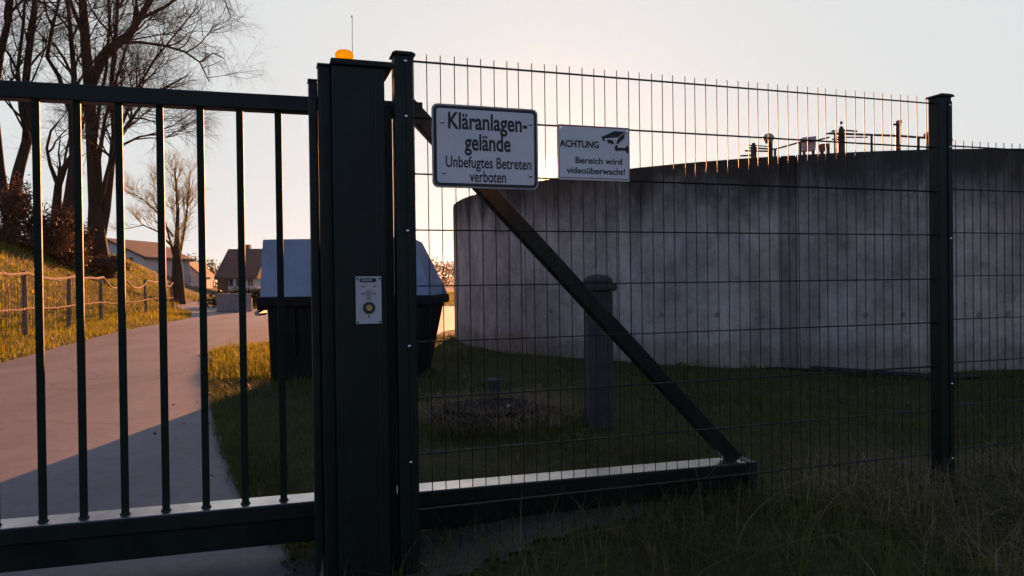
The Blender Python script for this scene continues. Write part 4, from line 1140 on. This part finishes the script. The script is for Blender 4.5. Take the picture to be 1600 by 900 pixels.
# ------------------------------------------------------------------ wooden bank fence
fz = [13.2, 15.3, 18.3, 21.3, 24.2, 27.6, 31.0, 33.4]
wf = empty('wooden_fence', (fence_x(13.2), 13.2, 0), 0, 'weathered wooden fence with sagging rails along the bank', 'fence')
o0 = Vector(wf.location)
pts = []
for i, z in enumerate(fz):
    x = fence_x(z); hgt = 1.36 - 0.02 * i
    g0 = float(height(np.array([x]), np.array([z]))[0])
    pts.append((Vector((x, z, g0)), hgt))
    lean_ = random.uniform(-0.05, 0.05) + (0.14 if i == len(fz) - 1 else 0)
    q = Vector((x, z, g0)) - o0
    MB().tube([q + Vector((0.6 * lean_ * 1.0, 0, -0.1)), q + Vector((0, 0, hgt * 0.55)), q + Vector((-lean_ * 0.6, 0, hgt))], [0.055, 0.052, 0.05], 8).build('fence_post', M['fence_wood'], wf, smooth=False)
for i in range(len(pts) - 1):
    (a, ha), (b, hb) = pts[i], pts[i + 1]
    sag = [0.05, 0.10, 0.03, 0.30, 0.28, 0.05, 0.2][i]
    for fr_, rr_, sg_ in ((0.97, 0.032, sag), (0.42, 0.024, sag * 0.2)):
        path = []
        for k in range(9):
            t_ = k / 8; p = a.lerp(b, t_) - o0
            p.z = (a.z + ha * fr_) * (1 - t_) + (b.z + hb * fr_) * t_ - o0.z - sg_ * 4 * t_ * (1 - t_) + random.gauss(0, 0.008)
            p.x += 0.075
            path.append(p)
        MB().tube(path, rr_, 7).build('rail', M['fence_wood'], wf)
    # wire netting between the posts
    nm = MB(); L_ = (b - a).length; nn = int(L_ / 0.16)
    for k in range(1, nn):
        p = a.lerp(b, k / nn) - o0; top = 0.85 * ha - sag
        nm.tube([p + Vector((0.1, 0, 0.03)), p + Vector((0.1, 0, top))], 0.0035, 3, cap=False)
    for k in range(1, 6):
        nm.tube([a - o0 + Vector((0.1, 0, 0.16 * k)), b - o0 + Vector((0.1, 0, 0.16 * k))], 0.0035, 3, cap=False)
    nm.build('wire_netting', M['dark_steel'], wf)

# ------------------------------------------------------------------ houses
def house(name, X, Y, z0, w, d, wall_h, roof_h, rz, wall_m, roof_m, label, gable_front=True, wins=(), doors=(), chimney=None, over=0.35):
    h = empty(name, (X, Y, z0), rz, label, 'house')
    MB().box2((-w / 2, -d / 2, 0), (w / 2, d / 2, wall_h)).build('wall', wall_m, h)
    if gable_front:
        MB().prism([(-w / 2 + 0.002, wall_h), (w / 2 - 0.002, wall_h), (0, wall_h + roof_h)], -d / 2 + 0.002, d / 2 - 0.002).build('gable', wall_m, h)
        s_ = roof_h / (w / 2)
        for sd in (-1, 1):
            MB().prism([(0, wall_h + roof_h), (sd * (w / 2 + over), wall_h - over * s_), (sd * (w / 2 + over), wall_h - over * s_ + 0.22), (0, wall_h + roof_h + 0.22)], -d / 2 - over, d / 2 + over).build('roof', roof_m, h)
    else:
        m = MB(); a, b = w / 2 + over, d / 2 + over; s_ = roof_h / (d / 2); e_ = wall_h - over * s_
        m.add([(-a, -b, e_), (a, -b, e_), (a, 0, wall_h + roof_h), (-a, 0, wall_h + roof_h), (-a, b, e_), (a, b, e_),
               (-a, -b, e_ - 0.2), (a, -b, e_ - 0.2), (a, b, e_ - 0.2), (-a, b, e_ - 0.2)],
              [(0, 1, 2, 3), (3, 2, 5, 4), (0, 6, 7, 1), (5, 8, 9, 4), (6, 9, 8, 7), (0, 3, 4, 9, 6), (1, 7, 8, 5, 2)])
        m.build('roof', roof_m, h)
    for (x, z, ww, hh) in wins:
        f_ = MB().box2((x - ww / 2 - 0.09, -d / 2 - 0.05, z - hh / 2 - 0.09), (x + ww / 2 + 0.09, -d / 2 - 0.003, z + hh / 2 + 0.09)).build('window', M['plaster'], h)
        MB().box2((x - ww / 2, -d / 2 - 0.07, z - hh / 2), (x - 0.03, -d / 2 - 0.051, z + hh / 2)).build('pane', M['glass_dark'], f_)
        MB().box2((x + 0.03, -d / 2 - 0.07, z - hh / 2), (x + ww / 2, -d / 2 - 0.051, z + hh / 2)).build('pane', M['glass_dark'], f_)
    for (x, ww, hh) in doors:
        MB().box2((x - ww / 2, -d / 2 - 0.06, 0.02), (x + ww / 2, -d / 2 - 0.003, hh)).build('door', M['timber'], h)
    if chimney:
        x, y, zz = chimney
        MB().box2((x - 0.3, y - 0.3, wall_h), (x + 0.3, y + 0.3, zz)).build('chimney', M['roof_brown'], h)
    return h
HZ = 72.0
k_ = HZ / FOC
X = lambda px: (px - 800) * k_
zz = lambda px, py: at(px, py, HZ).z
house('farm_house', X(367), HZ + 4, 0.0, 58 * k_, 7.0, zz(365, 429), zz(365, 386) - zz(365, 429), 0, M['plaster'], M['roof_dark'],
      'white house with steep dark roof beyond the road', False, [(X(389) - X(367), zz(389, 439), 0.5, 0.9), (X(355) - X(367), zz(350, 441), 0.8, 0.8), (X(374) - X(367), zz(374, 441), 0.9, 0.8)], [(X(345) - X(367), 1.0, 2.0)], (-0.3, 0.4, zz(362, 379)), 0.3)
house('side_house', X(328), HZ + 10, 0.0, 30 * k_ * 1.1, 8.0, zz(330, 428), zz(330, 394) - zz(330, 428), R(4), M['plaster'], M['roof_brown'],
      'pale house with lower brown roof left of the steep roofed one', True, [(-0.4, zz(330, 438), 0.6, 0.8)])
house('bank_house', X(192) * 1.0, HZ + 2, 0.6, 7.4, 8.0, zz(200, 404) - 0.6, zz(192, 377) - zz(192, 404), R(-6), M['plaster'], M['roof_brown'],
      'gabled house with brown roof behind the grassy bank', True, [(0.6, zz(200, 411) - 0.6, 1.0, 0.9), (2.2, zz(200, 411) - 0.6, 0.9, 0.9)])
house('far_house', X(302) * 1.35, HZ * 1.35, 0.0, 3.4, 6.0, at(300, 430, HZ * 1.35).z, 1.5, R(8), M['plaster_pink'], M['roof_brown'],
      'small far pale house glimpsed beside the lone tree', True, [(0.2, 2.0, 0.7, 0.8)])
gs = empty('garden_shed', (X(345), HZ - 8, 0), R(14), 'small pale flat roofed shed in front of the steep roofed house', 'shed')
MB().box2((-0.85, -0.8, 0), (0.62, 0.8, zz(345, 441))).build('wall', M['plaster'], gs)
MB().box2((-0.9, -0.85, zz(345, 441) + 0.002), (0.67, 0.85, zz(345, 441) + 0.08)).build('roof', M['lamp_grey'], gs)
MB().box2((0.25, -0.83, 0.3), (0.55, -0.803, 1.0)).build('window', M['glass_dark'], gs)
gs2 = empty('garden_shed', (X(300), HZ - 6, 0), R(-8), 'pale low shed with grey door beside the lone tree', 'shed')
MB().box2((-0.7, -0.8, 0), (0.6, 0.8, zz(300, 438))).build('wall', M['plaster'], gs2)
MB().box2((-0.75, -0.85, zz(300, 438) + 0.002), (0.65, 0.85, zz(300, 438) + 0.1)).build('roof', M['lamp_grey'], gs2)
MB().box2((-0.3, -0.83, 0.1), (0.25, -0.803, 1.1)).build('door', M['lamp_grey'], gs2)
# low garden wall and its end post
gw0, gw1 = ground_at(338, 486), ground_at(384, 487)
gw = empty('garden_wall', (gw0.x, gw0.y, 0), math.atan2(gw1.y - gw0.y, gw1.x - gw0.x), 'low grey garden wall across the road bend', 'wall')
L_ = (gw1 - gw0).length; hw2 = at(360, 461, gw0.y).z
MB().box2((0, 0, -0.1), (L_, 0.25, hw2)).build('wall_body', M['concrete_light'], gw)
MB().box2((-0.03, -0.03, hw2 + 0.001), (L_ + 0.03, 0.28, hw2 + 0.06)).build('coping', M['concrete_light'], gw)
wp = ground_at(389, 486)
tag(MB().box2((-0.11, -0.11, 0), (0.11, 0.11, 0.52)).build('wall_post', M['orange_wood'], bevel=0.02, loc=(wp.x, wp.y, 0)), 'short orange brown post at the end of the garden wall', 'post')
# hedge
hb = ground_at(318, 486)
shrub('hedge', (hb.x - 0.3, hb.y + 6, 0), (2.6, 1.0, 0.50), 7000, 0.07, M['hedge'], 'dark clipped hedge behind the road bend', 'hedge', 90)
shrub('hedge', (ground_at(372, 486).x, 37.5, 0), (3.2, 0.9, 0.42), 6000, 0.07, M['hedge'], 'low dark hedge behind the garden wall', 'hedge', 91)
# far wood on the horizon
parts = []
for k in range(120):
    Y_ = random.uniform(125, 210); px = random.uniform(-60, 1660) if k > 30 else random.uniform(560, 760)
    hh = random.uniform(3.5, 7.5)
    parts.append(leaf_cloud(420, ((px - 800) / FOC * Y_, Y_, hh * 0.45), (hh * 0.75, hh * 0.6, hh * 0.55), 0.28, 400 + k, False))
stuff_blades('far_wood', parts, M['far_wood'], 'hazy far line of bare trees on the horizon', 'wood')

# ------------------------------------------------------------------ evening haze
hm = bpy.data.materials.new('haze_air'); hm.use_nodes = True
hn, hl = hm.node_tree.nodes, hm.node_tree.links
hn.clear()
pv = hn.new('ShaderNodeVolumePrincipled'); pv.inputs['Color'].default_value = (0.85, 0.92, 1.0, 1)
pv.inputs['Density'].default_value = 0.00009; pv.inputs['Anisotropy'].default_value = 0.8
ho = hn.new('ShaderNodeOutputMaterial'); hl.new(pv.outputs[0], ho.inputs['Volume'])
tag(MB().box2((-2510, -210, -1.1), (2510, 4510, 30)).build('haze', hm), 'thin warm evening haze in the air', 'haze', kind='stuff')
